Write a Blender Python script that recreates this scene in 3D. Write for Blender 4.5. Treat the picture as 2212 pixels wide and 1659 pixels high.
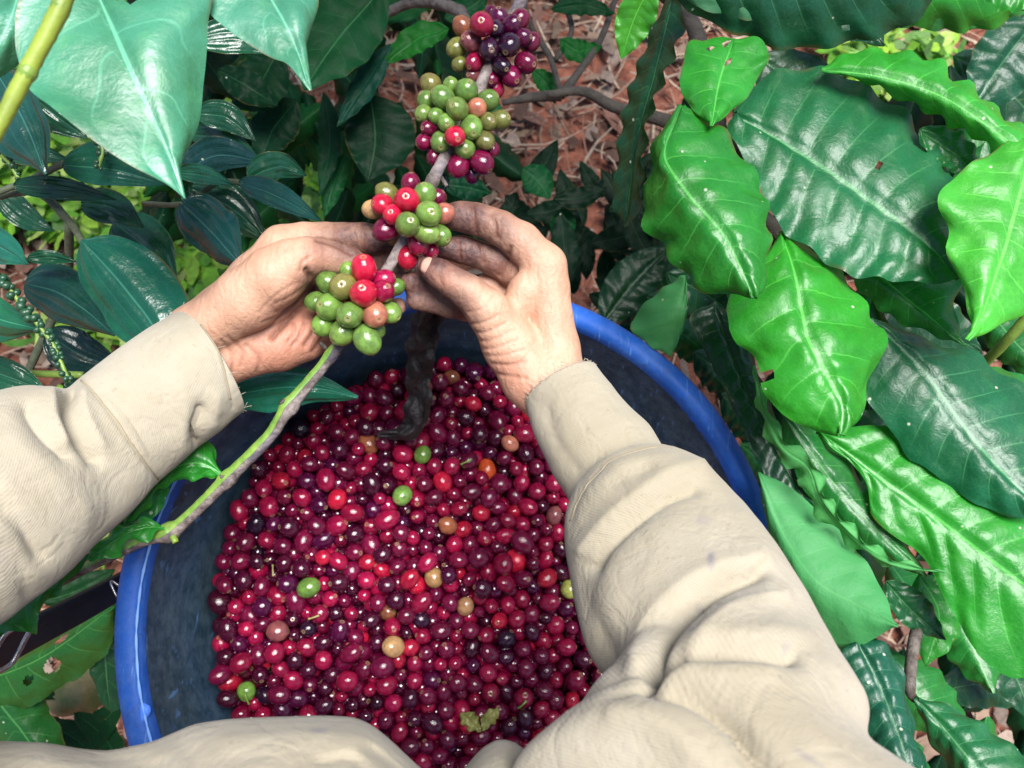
import bpy, math, random
import numpy as np
from mathutils import Vector, Matrix, noise as mnoise

random.seed(7); rng = np.random.default_rng(7)
S = bpy.context.scene
C = S.collection
for o in list(bpy.data.objects): bpy.data.objects.remove(o)

# ------------------------------------------------------------------ camera
CAM = np.array([0.0, 0.0, 1.40]); PITCH = math.radians(70)
AX_R = np.array([1.0, 0, 0])
AX_U = np.array([0, math.sin(PITCH), math.cos(PITCH)])
AX_F = np.array([0, math.cos(PITCH), -math.sin(PITCH)])
TW = 1.274
K = TW / 2212.0
cd = bpy.data.cameras.new('camera'); cam = bpy.data.objects.new('camera', cd); C.objects.link(cam)
cam.location = CAM; cam.rotation_euler = (math.radians(90) - PITCH, 0, 0)
cd.sensor_width = 36; cd.lens = 18 / (TW / 2); cd.clip_start = 0.02; cd.clip_end = 200
cd.dof.use_dof = True; cd.dof.focus_distance = 0.47; cd.dof.aperture_fstop = 14
S.camera = cam
S.render.resolution_x = 1024; S.render.resolution_y = 768

# ------------------------------------------------------------------ sky, sun, exposure
SUN_DIR = Vector((0.20, 0.02, 0.98)).normalized()
w = bpy.data.worlds.new('World'); S.world = w; w.use_nodes = True
nt = w.node_tree
sky = nt.nodes.new('ShaderNodeTexSky'); sky.sky_type = 'NISHITA'; sky.sun_disc = False
sky.sun_elevation = math.asin(SUN_DIR.z); sky.sun_rotation = math.atan2(SUN_DIR.x, SUN_DIR.y)
sky.air_density = 1.0; sky.dust_density = 1.0; sky.ozone_density = 1.0
nt.links.new(sky.outputs[0], nt.nodes['Background'].inputs[0]); nt.nodes['Background'].inputs[1].default_value = 0.065
sl = bpy.data.lights.new('sun', 'SUN'); sl.energy = 3.3; sl.angle = math.radians(32); sl.color = (1.0, 0.985, 0.96)
so = bpy.data.objects.new('sun', sl); C.objects.link(so)
so.rotation_euler = SUN_DIR.to_track_quat('Z', 'Y').to_euler()
S.view_settings.view_transform = 'Standard'; S.view_settings.look = 'None'
S.view_settings.gamma = 1; S.view_settings.exposure = 1.5; S.view_settings.use_curve_mapping = False
S.render.engine = 'CYCLES'
S.cycles.max_bounces = 6; S.cycles.diffuse_bounces = 3; S.cycles.glossy_bounces = 3; S.cycles.transmission_bounces = 3

# ------------------------------------------------------------------ helpers
def P(x, y, d):
    """point of the place seen at (x, y) of the 2212 x 1659 picture, d metres along the view axis"""
    return CAM + AX_R * ((x - 1106) * K * d) + AX_U * ((829.5 - y) * K * d) + AX_F * d
def PC(x, y, d): return np.array([(x - 1106) * K * d, (829.5 - y) * K * d, d])
def c2w(v):
    v = np.asarray(v, float)
    return CAM + v[..., 0:1] * AX_R + v[..., 1:2] * AX_U + v[..., 2:3] * AX_F
def w2px(v):
    q = np.asarray(v, float) - CAM
    d = q @ AX_F
    return np.stack([1106 + (q @ AX_R) / d / K, 829.5 - (q @ AX_U) / d / K, d], -1)
def srgb(r, g, b):
    f = lambda c: c / 12.92 if c <= 0.04045 else ((c + 0.055) / 1.055) ** 2.4
    return (f(r / 255), f(g / 255), f(b / 255))

def tag(o, label=None, cat=None, group=None, kind=None):
    for k, v in (('label', label), ('category', cat), ('group', group), ('kind', kind)):
        if v: o[k] = v
    return o
def empty(name, loc, label, cat, group=None):
    o = bpy.data.objects.new(name, None); C.objects.link(o); o.location = Vector(loc); o.empty_display_size = .01
    return tag(o, label, cat, group)
def mesh_obj(name, verts, faces, mat, parent=None, smooth=True, origin=None, uv=None, attrs=None, sub=0):
    verts = np.asarray(verts, float)
    org = np.asarray(origin if origin is not None else verts.mean(0), float)
    me = bpy.data.meshes.new(name)
    me.from_pydata((verts - org).tolist(), [], faces)
    if smooth: me.shade_smooth()
    if mat: me.materials.append(mat)
    if uv is not None:
        for uname, arr in uv.items():
            l = me.uv_layers.new(name=uname)
            idx = np.zeros(len(me.loops), dtype=np.int32); me.loops.foreach_get('vertex_index', idx)
            l.data.foreach_set('uv', np.asarray(arr, np.float32)[idx].ravel())
    if attrs:
        for an, arr in attrs.items():
            arr = np.asarray(arr, np.float32)
            if arr.ndim == 1:
                a = me.attributes.new(an, 'FLOAT', 'POINT'); a.data.foreach_set('value', arr)
            else:
                a = me.attributes.new(an, 'FLOAT_COLOR', 'POINT')
                a.data.foreach_set('color', np.concatenate([arr, np.ones((len(arr), 1), np.float32)], 1).ravel())
    o = bpy.data.objects.new(name, me); C.objects.link(o)
    put(o, org, parent)
    return o
def put(o, loc, parent):
    if parent:
        o.parent = parent
        pl = Vector((0, 0, 0)); p = parent
        while p: pl += p.location; p = p.parent
        o.location = Vector(loc) - pl
    else:
        o.location = Vector(loc)
def catmull(pts, n):
    p = np.asarray(pts, float)
    if len(p) == 2:
        t = np.linspace(0, 1, n)[:, None]; return p[0] * (1 - t) + p[1] * t
    q = np.vstack([2 * p[0] - p[1], p, 2 * p[-1] - p[-2]])
    seg = np.linalg.norm(np.diff(p[:, :2], axis=0), axis=1); cum = np.concatenate([[0], np.cumsum(seg)]); cum /= cum[-1]
    out = []
    for s in np.linspace(0, 1, n):
        i = min(max(np.searchsorted(cum, s, 'right') - 1, 0), len(p) - 2)
        t = (s - cum[i]) / max(cum[i + 1] - cum[i], 1e-9)
        a, b, c, d = q[i], q[i + 1], q[i + 2], q[i + 3]
        out.append(.5 * ((2 * b) + (c - a) * t + (2 * a - 5 * b + 4 * c - d) * t * t + (3 * b - a - 3 * c + d) * t ** 3))
    return np.array(out)
def grid_faces(nu, nv, closed=False):
    f = []
    for i in range(nu - 1):
        for j in range(nv if closed else nv - 1):
            j2 = (j + 1) % nv
            f.append((i * nv + j, i * nv + j2, (i + 1) * nv + j2, (i + 1) * nv + j))
    return f
def tube(pts, rad, seg=10, n=None, cap=True, bump=0.0):
    """pts world points, rad radius list -> verts, faces, (s,theta)"""
    pts = np.asarray(pts, float)
    rad = np.asarray(rad, float) if np.ndim(rad) else np.full(len(pts), rad)
    if not n and len(rad) != len(pts): rad = np.interp(np.linspace(0, 1, len(pts)), np.linspace(0, 1, len(rad)), rad)
    if n:
        t0 = np.linspace(0, 1, len(pts))
        rad = np.interp(np.linspace(0, 1, n), t0, rad)
        q = catmull3(pts, n); pts = q
    tan = np.gradient(pts, axis=0); tan /= np.linalg.norm(tan, axis=1)[:, None]
    up = np.array([0.13, 0.2, 0.97])
    V = []; UV = []
    nrm = np.cross(tan[0], up); nrm /= np.linalg.norm(nrm)
    for i in range(len(pts)):
        nrm = nrm - tan[i] * (nrm @ tan[i]); nrm /= np.linalg.norm(nrm)
        b = np.cross(tan[i], nrm)
        for k in range(seg):
            a = 2 * math.pi * k / seg
            r = rad[i] * (1 + bump * rng.normal())
            V.append(pts[i] + r * (nrm * math.cos(a) + b * math.sin(a))); UV.append((i / len(pts), k / seg))
    F = grid_faces(len(pts), seg, True)
    if cap:
        F.append(tuple(range(seg))[::-1]); F.append(tuple(range((len(pts) - 1) * seg, len(pts) * seg)))
    return np.array(V), F, np.array(UV)
def catmull3(p, n):
    p = np.asarray(p, float); q = np.vstack([2 * p[0] - p[1], p, 2 * p[-1] - p[-2]])
    m = len(p) - 1; out = []
    for s in np.linspace(0, m, n):
        i = min(int(s), m - 1); t = s - i
        a, b, c, d = q[i], q[i + 1], q[i + 2], q[i + 3]
        out.append(.5 * ((2 * b) + (c - a) * t + (2 * a - 5 * b + 4 * c - d) * t * t + (3 * b - a - 3 * c + d) * t ** 3))
    return np.array(out)
def merge(parts):
    V = []; F = []; k = 0
    for v, f in parts:
        V.append(np.asarray(v)); F += [tuple(i + k for i in q) for q in f]; k += len(v)
    return np.vstack(V), F
def poly_dist(px, poly):
    """distance of 2-D points (n,2) to a polyline"""
    best = np.full(len(px), 1e9)
    poly = np.asarray(poly, float)
    for a, b in zip(poly[:-1], poly[1:]):
        ab = b - a; t = np.clip(((px - a) @ ab) / max(ab @ ab, 1e-9), 0, 1)
        best = np.minimum(best, np.linalg.norm(px - a - t[:, None] * ab, axis=1))
    return best
def smooth_line(pts, n=24): return catmull(pts, n)
def vnormals(V, F4):
    """vertex normals for quad list as array"""
    q = np.asarray(F4); n = np.cross(V[q[:, 2]] - V[q[:, 0]], V[q[:, 3]] - V[q[:, 1]])
    N = np.zeros_like(V)
    for k in range(4): np.add.at(N, q[:, k], n)
    return N / np.maximum(np.linalg.norm(N, axis=1), 1e-12)[:, None]

# ------------------------------------------------------------------ materials
class G:
    def __init__(s, name):
        s.m = bpy.data.materials.new(name); s.m.use_nodes = True; s.t = s.m.node_tree; s.t.nodes.clear()
        s.out = s.t.nodes.new('ShaderNodeOutputMaterial')
    def n(s, typ, ins=None, **props):
        nd = s.t.nodes.new('ShaderNode' + typ)
        for k, v in props.items(): setattr(nd, k, v)
        for k, v in (ins or {}).items(): s.set(nd.inputs[k], v)
        return nd
    def set(s, sock, v):
        if isinstance(v, bpy.types.NodeSocket): s.t.links.new(v, sock)
        elif isinstance(v, (tuple, list)) and len(v) == 3 and sock.type == 'RGBA': sock.default_value = (*v, 1)
        else: sock.default_value = v
    def math(s, op, a, b=0.0, c=0.0, clamp=False):
        nd = s.n('Math', {0: a, 1: b, 2: c}, operation=op, use_clamp=clamp); return nd.outputs[0]
    def mix(s, f, a, b, mode='MIX'):
        nd = s.t.nodes.new('ShaderNodeMix'); nd.data_type = 'RGBA'; nd.blend_type = mode
        s.set(nd.inputs[0], f); s.set(nd.inputs[6], a); s.set(nd.inputs[7], b); return nd.outputs[2]
    def ramp(s, f, stops, interp='LINEAR'):
        nd = s.t.nodes.new('ShaderNodeMapRange'); s.set(nd.inputs[0], f)
        nd.inputs[1].default_value, nd.inputs[2].default_value = stops[0], stops[1]
        nd.inputs[3].default_value, nd.inputs[4].default_value = (stops[2], stops[3]) if len(stops) > 2 else (0, 1)
        nd.interpolation_type = 'SMOOTHSTEP'; return nd.outputs[0]
    def noise(s, vec, scale, detail=4, rough=.55, dist=0):
        nd = s.n('TexNoise', {'Scale': scale, 'Detail': detail, 'Roughness': rough, 'Distortion': dist})
        if vec is not None: s.set(nd.inputs['Vector'], vec)
        return nd.outputs[0]
    def vor(s, vec, scale, feature='F1'):
        nd = s.n('TexVoronoi', {'Scale': scale}, feature=feature)
        if vec is not None: s.set(nd.inputs['Vector'], vec)
        return nd
    def obj(s):
        if not hasattr(s, '_oc'):
            tc = s.n('TexCoord'); oi = s.n('ObjectInfo')
            v = s.n('VectorMath', {0: tc.outputs['Object']}, operation='ADD')
            comb = s.n('CombineXYZ', {0: s.math('MULTIPLY', oi.outputs['Random'], 37.0), 1: s.math('MULTIPLY', oi.outputs['Random'], 11.0)})
            s.t.links.new(comb.outputs[0], v.inputs[1]); s._oc = v.outputs[0]; s.oi = oi; s.tc = tc
        return s._oc
    def geo(s): return s.n('NewGeometry')
    def attr(s, name): return s.n('Attribute', attribute_name=name)
    def bump(s, h, strength, dist, normal=None):
        nd = s.n('Bump', {'Height': h, 'Strength': strength, 'Distance': dist})
        if normal: s.set(nd.inputs['Normal'], normal)
        return nd.outputs[0]
    def pbr(s, **kw):
        nd = s.n('BsdfPrincipled')
        names = {'color': 'Base Color', 'rough': 'Roughness', 'spec': 'Specular IOR Level', 'normal': 'Normal', 'sss': 'Subsurface Weight',
                 'sssr': 'Subsurface Radius', 'ssss': 'Subsurface Scale', 'coat': 'Coat Weight', 'coatr': 'Coat Roughness', 'metal': 'Metallic', 'sheen': 'Sheen Weight', 'alpha': 'Alpha'}
        for k, v in kw.items(): s.set(nd.inputs[names[k]], v)
        return nd.outputs[0]
    def end(s, sh): s.t.links.new(sh, s.out.inputs[0]); return s.m

def leaf_material(name, vein_col, vein_amt, rough, speck, sheen_noise, trans, coat=.0, spec=.55):
    g = G(name); oc = g.obj(); base = g.oi.outputs['Color']
    uv = g.n('UVMap', uv_map='vein'); sep = g.n('SeparateXYZ', {0: uv.outputs[0]})
    q, t = sep.outputs[0], sep.outputs[1]
    at = g.math('ABSOLUTE', t)
    fr = g.math('ABSOLUTE', g.math('SUBTRACT', g.math('FRACT', g.math('ADD', q, .5)), .5))
    lat = g.math('MULTIPLY', g.ramp(fr, (.038, .010, 0, .85)), g.ramp(at, (.97, .45, 0, 1)))
    mid = g.ramp(at, (.034, .014, 0, 1))
    net = g.vor(oc, 260, 'DISTANCE_TO_EDGE').outputs[0]
    netm = g.ramp(net, (.06, .0, 0, .25))
    vein = g.math('MAXIMUM', g.math('MULTIPLY', lat, vein_amt), mid)
    vein = g.math('MAXIMUM', vein, g.math('MULTIPLY', netm, vein_amt))
    n1 = g.noise(oc, 22, 3, .6); n2 = g.noise(oc, 90, 2, .6)
    c = g.mix(g.ramp(n1, (.35, .7)), g.mix(1, base, (.62, .72, .6), 'MULTIPLY'), base)
    c = g.mix(g.ramp(n2, (.5, .8, 0, .35)), c, g.mix(1, base, (1.5, 1.3, .8), 'MULTIPLY'))
    c = g.mix(g.math('MULTIPLY', vein, .75), c, g.mix(.35, g.mix(1, base, (2.6, 2.2, 2.2), 'MULTIPLY'), vein_col))
    back = g.geo().outputs['Backfacing']
    c = g.mix(g.math('MULTIPLY', back, .75), c, g.mix(.55, g.mix(1, base, (1.6, 1.5, 1.6), 'MULTIPLY'), (.075, .24, .085)))
    # pale specks and brown scars
    vs = g.vor(oc, 85); dot = g.ramp(vs.outputs['Distance'], (.11, .06, 0, 1))
    vr = g.n('SeparateXYZ', {0: vs.outputs['Color']}).outputs[0]
    dotm = g.math('MULTIPLY', dot, g.ramp(vr, (1 - speck, 1 - speck * .8, 0, 1)))
    c = g.mix(dotm, c, (.42, .47, .36))
    br = g.ramp(g.noise(oc, 34, 5, .72), (.70, .78, 0, .7))
    eb = g.math('MULTIPLY', g.ramp(at, (.93, 1.0)), g.ramp(g.noise(oc, 18, 3, .6), (.50, .62))); br = g.math('MAXIMUM', br, g.math('MULTIPLY', eb, .8))
    c = g.mix(br, c, (.10, .075, .02))
    dusty = g.ramp(g.noise(oc, 45, 6, .65), (.52, .66, 0, 1))
    r = g.math('ADD', rough, g.math('MULTIPLY', dusty, sheen_noise)); r = g.math('ADD', r, g.math('MULTIPLY', back, .25))
    fine = g.noise(oc, 420, 1, .6); mid_n = g.noise(oc, 95, 3, .6, .4)
    bp = g.bump(fine, .16, .0009)
    bp = g.bump(mid_n, .28, .0024, bp)
    sh = g.pbr(color=c, rough=r, spec=spec, normal=bp)
    tr = g.n('BsdfTranslucent', {'Color': g.mix(1, c, (1.25, 1.5, .35), 'MULTIPLY'), 'Normal': bp}).outputs[0]
    mx = g.n('MixShader', {0: trans, 1: sh, 2: tr})
    return g.end(mx.outputs[0])
M = {}
M['coffee'] = leaf_material('coffee_leaf', (.16, .30, .11), .70, .38, .30, .16, .22, 0, .5)
M['coffee_far'] = leaf_material('coffee_leaf_shade', (.06, .16, .06), .4, .50, .05, .15, .15, 0, .12)  # darker, duller copy of the coffee leaf with shade painted in
M['pepper_pale'] = leaf_material('pepper_leaf_sheen', (.16, .34, .24), .5, .44, .03, .12, .16, 0, 1.0)  # for young pale leaves whose colour also imitates sky sheen
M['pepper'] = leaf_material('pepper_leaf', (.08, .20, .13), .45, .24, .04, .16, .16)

def cherry_material(name, use_attr):
    g = G(name); oc = g.obj()
    if use_attr: base = g.attr('col').outputs['Color']; zz = g.attr('pole').outputs['Fac']
    else:
        base = g.oi.outputs['Color']
        sp = g.n('SeparateXYZ', {0: g.tc.outputs['Object']})
        rr = g.math('SQRT', g.math('ADD', g.math('POWER', sp.outputs[0], 2.0), g.math('POWER', sp.outputs[1], 2.0)))
        zz = g.math('ADD', rr, g.math('MULTIPLY', g.math('LESS_THAN', sp.outputs[2], 0.0), 3.0))
    sc = .012 if use_attr else 1.0
    n1 = g.noise(oc, 1.6 / sc, 4, .6); n2 = g.noise(oc, 6 / sc, 5, .7)
    c = g.mix(g.ramp(n1, (.32, .68)), g.mix(1, base, (.72, .66, .75), 'MULTIPLY'), g.mix(1, base, (1.15, 1.12, 1.05), 'MULTIPLY'))
    c = g.mix(g.ramp(n2, (.66, .78, 0, .5)), c, g.mix(.5, base, (.16, .06, .035)))
    vs = g.vor(oc, 6 / sc); c = g.mix(g.math('MULTIPLY', g.ramp(vs.outputs['Distance'], (.13, .08, 0, .7)), g.ramp(n1, (.4, .6))), c, g.mix(.6, base, (.5, .36, .25)))
    ring = g.math('MULTIPLY', g.ramp(zz, (.30, .22, 0, 1)), g.ramp(zz, (.09, .15, .35, 1)))
    c = g.mix(g.math('MULTIPLY', ring, .85), c, g.mix(.65, base, (.26, .17, .09)))
    c = g.mix(g.ramp(zz, (.07, .03, 0, .85)), c, (.015, .008, .006))
    r = g.math('ADD', .10, g.math('MULTIPLY', g.ramp(n2, (.5, .75)), .25))
    bp = g.bump(g.noise(oc, 9 / sc, 4, .6), .10, .06 * sc)
    return g.end(g.pbr(color=c, rough=r, spec=.5, normal=bp, coat=.15, coatr=.08))
M['cherry'] = cherry_material('cherry_skin', False)
M['cherry_s'] = cherry_material('cherry_skin_pile', True)

def skin_material():
    g = G('skin'); oc = g.obj()
    st = g.attr('stain').outputs['Fac']; cr = g.attr('crease').outputs['Fac']; pk = g.attr('pink').outputs['Fac']
    n1 = g.noise(oc, 28, 5, .6); n2 = g.noise(oc, 140, 5, .65); n3 = g.noise(oc, 420, 4, .6)
    c = g.mix(g.ramp(n1, (.3, .7)), (.42, .225, .145), (.53, .31, .21))
    c = g.mix(g.math('MULTIPLY', pk, .8), c, (.36, .13, .085))
    c = g.mix(g.ramp(n2, (.52, .75, 0, .35)), c, (.33, .15, .095))
    stn = g.math('MULTIPLY', st, g.ramp(g.math('ADD', n2, g.math('MULTIPLY', g.math('SUBTRACT', n1, .5), .8)), (.20, .55, .7, 1)))
    c = g.mix(g.math('MULTIPLY', stn, .93), c, g.mix(g.ramp(n3, (.35, .65)), (.028, .012, .016), (.085, .032, .032)))
    c = g.mix(g.math('MULTIPLY', cr, .75), c, (.12, .042, .028))
    wr = g.n('TexWave', {'Vector': oc, 'Scale': 55, 'Distortion': 9, 'Detail': 4, 'Detail Scale': 2.2}).outputs['Fac']
    vo = g.vor(oc, 480, 'DISTANCE_TO_EDGE').outputs[0]
    b = g.bump(wr, .2, .0012); b = g.bump(g.ramp(vo, (0, .12)), .22, .0006, b); b = g.bump(n3, .4, .0009, b)
    return g.end(g.pbr(color=c, rough=g.math('ADD', .44, g.math('MULTIPLY', n2, .2)), spec=.4, normal=b, sss=.06, sssr=(.010, .0035, .002), ssss=.6))
M['skin'] = skin_material()

def nail_material():
    g = G('nail'); oc = g.obj()
    n = g.noise(oc, 260, 4, .6)
    uv = g.n('UVMap', uv_map='vein'); sp = g.n('SeparateXYZ', {0: uv.outputs[0]})
    edge = g.math('MAXIMUM', g.ramp(g.math('ABSOLUTE', sp.outputs[1]), (.72, .98)), g.ramp(sp.outputs[0], (.80, .97)))
    c = g.mix(g.ramp(n, (.3, .7)), (.52, .30, .235), (.44, .22, .165)); c = g.mix(edge, c, (.06, .025, .02))
    return g.end(g.pbr(color=c, rough=.32, spec=.5))
M['nail'] = nail_material()

def cloth_material():
    g = G('khaki_twill'); oc = g.obj()
    uv = g.n('UVMap', uv_map='cloth')
    tw = g.n('TexWave', {'Vector': uv.outputs[0], 'Scale': 330, 'Distortion': 1.2, 'Detail': 1}, bands_direction='DIAGONAL').outputs['Fac']
    n1 = g.noise(oc, 9, 5, .6); n2 = g.noise(oc, 42, 5, .65); n3 = g.noise(oc, 260, 4, .6)
    st = g.attr('stain').outputs['Fac']
    c = g.mix(g.ramp(n1, (.32, .68)), (.295, .256, .186), (.368, .328, .258))
    c = g.mix(g.ramp(n2, (.55, .78, 0, .38)), c, (.25, .20, .125))
    c = g.mix(g.math('MULTIPLY', tw, .16), c, (.22, .185, .13))
    c = g.mix(g.ramp(g.noise(oc, 16, 6, .7), (.5, .72, 0, .45)), c, (.265, .225, .155))
    c = g.mix(g.ramp(n3, (.62, .74, 0, .45)), c, (.20, .155, .10))
    c = g.mix(st, c, (.15, .13, .165))
    h = g.attr('hem').outputs['Fac']; c = g.mix(g.math('MULTIPLY', h, .6), c, (.27, .22, .15))
    b = g.bump(tw, .3, .0003); b = g.bump(n3, .2, .0005, b); cr_ = g.math('ABSOLUTE', g.math('SUBTRACT', g.noise(oc, 34, 3, .55, .6), .5)); b = g.bump(g.ramp(cr_, (0, .10)), .22, .0016, b)
    cf = g.math('ABSOLUTE', g.math('SUBTRACT', g.noise(oc, 110, 3, .6, .8), .5)); b = g.bump(g.ramp(cf, (0, .10)), .16, .0007, b)
    return g.end(g.pbr(color=c, rough=.85, spec=.15, normal=b, sheen=.15))
M['cloth'] = cloth_material()
def simple(name, col, rough, var=.3, scale=40, bump=.2, bd=.001, metal=0, col2=None):
    g = G(name); oc = g.obj(); n = g.noise(oc, scale, 5, .6)
    c2 = col2 or tuple(x * (1 - var) for x in col)
    c = g.mix(g.ramp(n, (.3, .7)), c2, col)
    return g.end(g.pbr(color=c, rough=rough, normal=g.bump(g.noise(oc, scale * 4, 4, .6), bump, bd), metal=metal))
M['thread'] = simple('seam_thread', (.30, .25, .17), .9)
M['black_strap'] = simple('black_strap', (.012, .013, .016), .5, .4, 60, .4, .001)
M['strip'] = simple('withered_strip', (.022, .019, .021), .6, .7, 70, .8, .003)
M['wire'] = simple('wire', (.45, .45, .46), .35, .4, 300, .2, .0004, .9)
M['bark'] = simple('bark', (.16, .135, .12), .85, .6, 120, .7, .0015, col2=(.05, .035, .028))
M['dark_bark'] = simple('dark_bark', (.075, .062, .05), .9, .5, 90, .7, .002)
M['green_stem'] = simple('green_stem', (.17, .27, .04), .45, .35, 70, .3, .001)
M['yellow_stem'] = simple('yellow_stem', (.24, .31, .035), .5, .3, 50, .3, .001)
M['vine_stem'] = simple('vine_stem', (.09, .11, .06), .7, .5, 90, .5, .001)
M['dry'] = simple('dry_leaf', (.30, .27, .10), .7, .5, 90, .5, .001)
M['pepper_berry'] = simple('pepper_berry', (.018, .075, .035), .3, .5, 300, .2, .0004)
def branch_material():
    g = G('branch_bark'); oc = g.obj(); uv = g.n('UVMap', uv_map='vein'); sp = g.n('SeparateXYZ', {0: uv.outputs[0]})
    s, th = sp.outputs[0], sp.outputs[1]
    n = g.noise(oc, 110, 5, .65); n2 = g.noise(oc, 380, 4, .65); n0 = g.noise(oc, 40, 3, .6)
    bark = g.mix(g.ramp(n, (.35, .65)), (.075, .055, .050), (.26, .215, .20))
    bark = g.mix(g.ramp(n2, (.55, .72, 0, .6)), bark, (.30, .26, .24))
    bark = g.mix(g.ramp(n0, (.56, .66, 0, .5)), bark, (.05, .05, .10))
    green = g.mix(g.ramp(n, (.3, .7)), (.09, .20, .03), (.21, .33, .06))
    gm = g.attr('green').outputs['Fac']
    m = g.ramp(g.math('ADD', gm, g.math('MULTIPLY', g.math('SUBTRACT', n0, .5), .9)), (.46, .54))
    c = g.mix(m, bark, green)
    b = g.bump(g.math('MULTIPLY', n, g.math('SUBTRACT', 1.15, m)), .8, .0022); b = g.bump(n2, .4, .0008, b)
    return g.end(g.pbr(color=c, rough=g.math('SUBTRACT', .85, g.math('MULTIPLY', m, .4)), normal=b))
M['branch'] = branch_material()
def tub_material():
    g = G('blue_plastic'); oc = g.obj(); d = g.attr('dirt').outputs['Fac']
    n1 = g.noise(oc, 14, 6, .65); n2 = g.noise(oc, 60, 6, .7); n3 = g.noise(oc, 300, 4, .6)
    c = g.mix(g.ramp(n1, (.3, .7)), (.003, .085, .50), (.005, .135, .78))
    c = g.mix(g.ramp(n2, (.55, .72, 0, .35)), c, (.03, .20, .62))
    sp = g.n('SeparateXYZ', {0: g.tc.outputs['Object']})
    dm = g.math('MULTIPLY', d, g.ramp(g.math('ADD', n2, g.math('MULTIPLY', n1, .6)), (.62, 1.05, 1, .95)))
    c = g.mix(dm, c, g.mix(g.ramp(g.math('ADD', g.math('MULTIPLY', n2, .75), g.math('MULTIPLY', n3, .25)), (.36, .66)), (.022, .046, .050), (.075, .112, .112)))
    c = g.mix(g.ramp(g.noise(oc, 110, 6, .75), (.57, .70, 0, .55)), c, (.03, .035, .04))
    sc = g.n('TexNoise', {'Vector': g.n('Mapping', {0: oc, 'Scale': (400, 30, 60)}).outputs[0], 'Scale': 1.0, 'Detail': 3}).outputs[0]
    c = g.mix(g.ramp(sc, (.62, .74, 0, .5)), c, (.12, .30, .62))
    wl = g.attr('paleness').outputs['Fac']; c = g.mix(wl, c, (.30, .50, .75))
    b = g.bump(n3, .15, .0006); b = g.bump(n2, .2, .002, b)
    return g.end(g.pbr(color=c, rough=g.math('ADD', .42, g.math('MULTIPLY', n2, .25)), spec=.25, normal=b))
M['tub'] = tub_material()
def ground_material():
    g = G('soil'); oc = g.obj()
    n1 = g.noise(oc, 3.5, 6, .65); n2 = g.noise(oc, 25, 7, .7); n3 = g.noise(oc, 120, 5, .7)
    c = g.mix(g.ramp(n2, (.3, .7)), (.10, .034, .022), (.34, .125, .080))
    c = g.mix(g.ramp(n3, (.55, .75, 0, .6)), c, (.42, .20, .14))
    c = g.mix(g.ramp(n1, (.52, .66, 0, .5)), c, (.06, .035, .022))
    b = g.bump(n2, .8, .02); b = g.bump(n3, .7, .006, b)
    return g.end(g.pbr(color=c, rough=.95, spec=.15, normal=b))
M['soil'] = ground_material()
def attr_mat(name, rough, trans=0.0, scale=60):
    g = G(name); oc = g.obj(); c = g.attr('col').outputs['Color']
    n = g.noise(oc, scale, 4, .6); c = g.mix(g.ramp(n, (.3, .7)), g.mix(1, c, (.6, .6, .6), 'MULTIPLY'), c)
    sh = g.pbr(color=c, rough=rough, spec=.3)
    if trans:
        tr = g.n('BsdfTranslucent', {'Color': g.mix(1, c, (1.3, 1.5, .5), 'MULTIPLY')}).outputs[0]
        sh = g.n('MixShader', {0: trans, 1: sh, 2: tr}).outputs[0]
    return g.end(sh)
M['litter'] = attr_mat('litter', .85)
M['weed'] = attr_mat('weed', .5, .35)

# ------------------------------------------------------------------ ground
gx, gy = 90, 90
xs = np.linspace(-1, 1, gx); xs = np.sign(xs) * (np.abs(xs) ** 2.2) * 30
ys = np.linspace(-1, 1, gy); ys = np.sign(ys) * (np.abs(ys) ** 2.2) * 30 + .6
V = []
for a in xs:
    for b in ys:
        V.append((a, b, .05 * mnoise.noise((a * 1.3, b * 1.3, 0)) + .02 * mnoise.noise((a * 5, b * 5, 3)) - .03))
tag(mesh_obj('ground', V, [f[::-1] for f in grid_faces(gx, gy)][::1], M['soil'], origin=(0, .6, 0)), kind='structure')
def gz(a, b): return .05 * mnoise.noise((a * 1.3, b * 1.3, 0)) + .02 * mnoise.noise((a * 5, b * 5, 3)) - .03

# straw, dry leaves and weeds lying on the soil: uncountable
def strips(n, lrange, wrange, cols, zoff, region, curl=.4):
    V = []; F = []; CO = []
    for _ in range(n):
        a, b = region(); L = random.uniform(*lrange); W = random.uniform(*wrange); th = random.uniform(0, math.pi * 2)
        z = gz(a, b) + random.uniform(*zoff); k = len(V); col = random.choice(cols); f = random.uniform(.6, 1.25)
        bend = random.uniform(-curl, curl); tilt = random.uniform(-.15, .25)
        x, y = a, b; ang = th
        for i in range(4):
            wv = W * (1 - .6 * abs(i - 1.3) / 2)
            V.append((x - math.sin(ang) * wv, y + math.cos(ang) * wv, z + tilt * L * i / 3 + wv * .5)); V.append((x + math.sin(ang) * wv, y - math.cos(ang) * wv, z + tilt * L * i / 3 - wv * .2))
            CO += [tuple(q * f for q in col)] * 2
            x += math.cos(ang) * L / 3; y += math.sin(ang) * L / 3; ang += bend
        for i in range(3): F.append((k + 2 * i, k + 2 * i + 1, k + 2 * i + 3, k + 2 * i + 2))
    return V, F, CO
reg = lambda: (random.uniform(-1.25, 1.25), random.uniform(-.35, 1.75))
V, F, CO = strips(6500, (.03, .16), (.0008, .003), [(.32, .21, .15), (.22, .11, .075), (.40, .30, .22), (.15, .06, .04)], (.002, .03), reg)
V2, F2, C2 = strips(2300, (.02, .075), (.006, .019), [(.14, .07, .05), (.20, .13, .09), (.09, .045, .03), (.26, .19, .15)], (.002, .03), reg, .7)
Vm, Fm = merge([(V, F), (V2, F2)])
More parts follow.
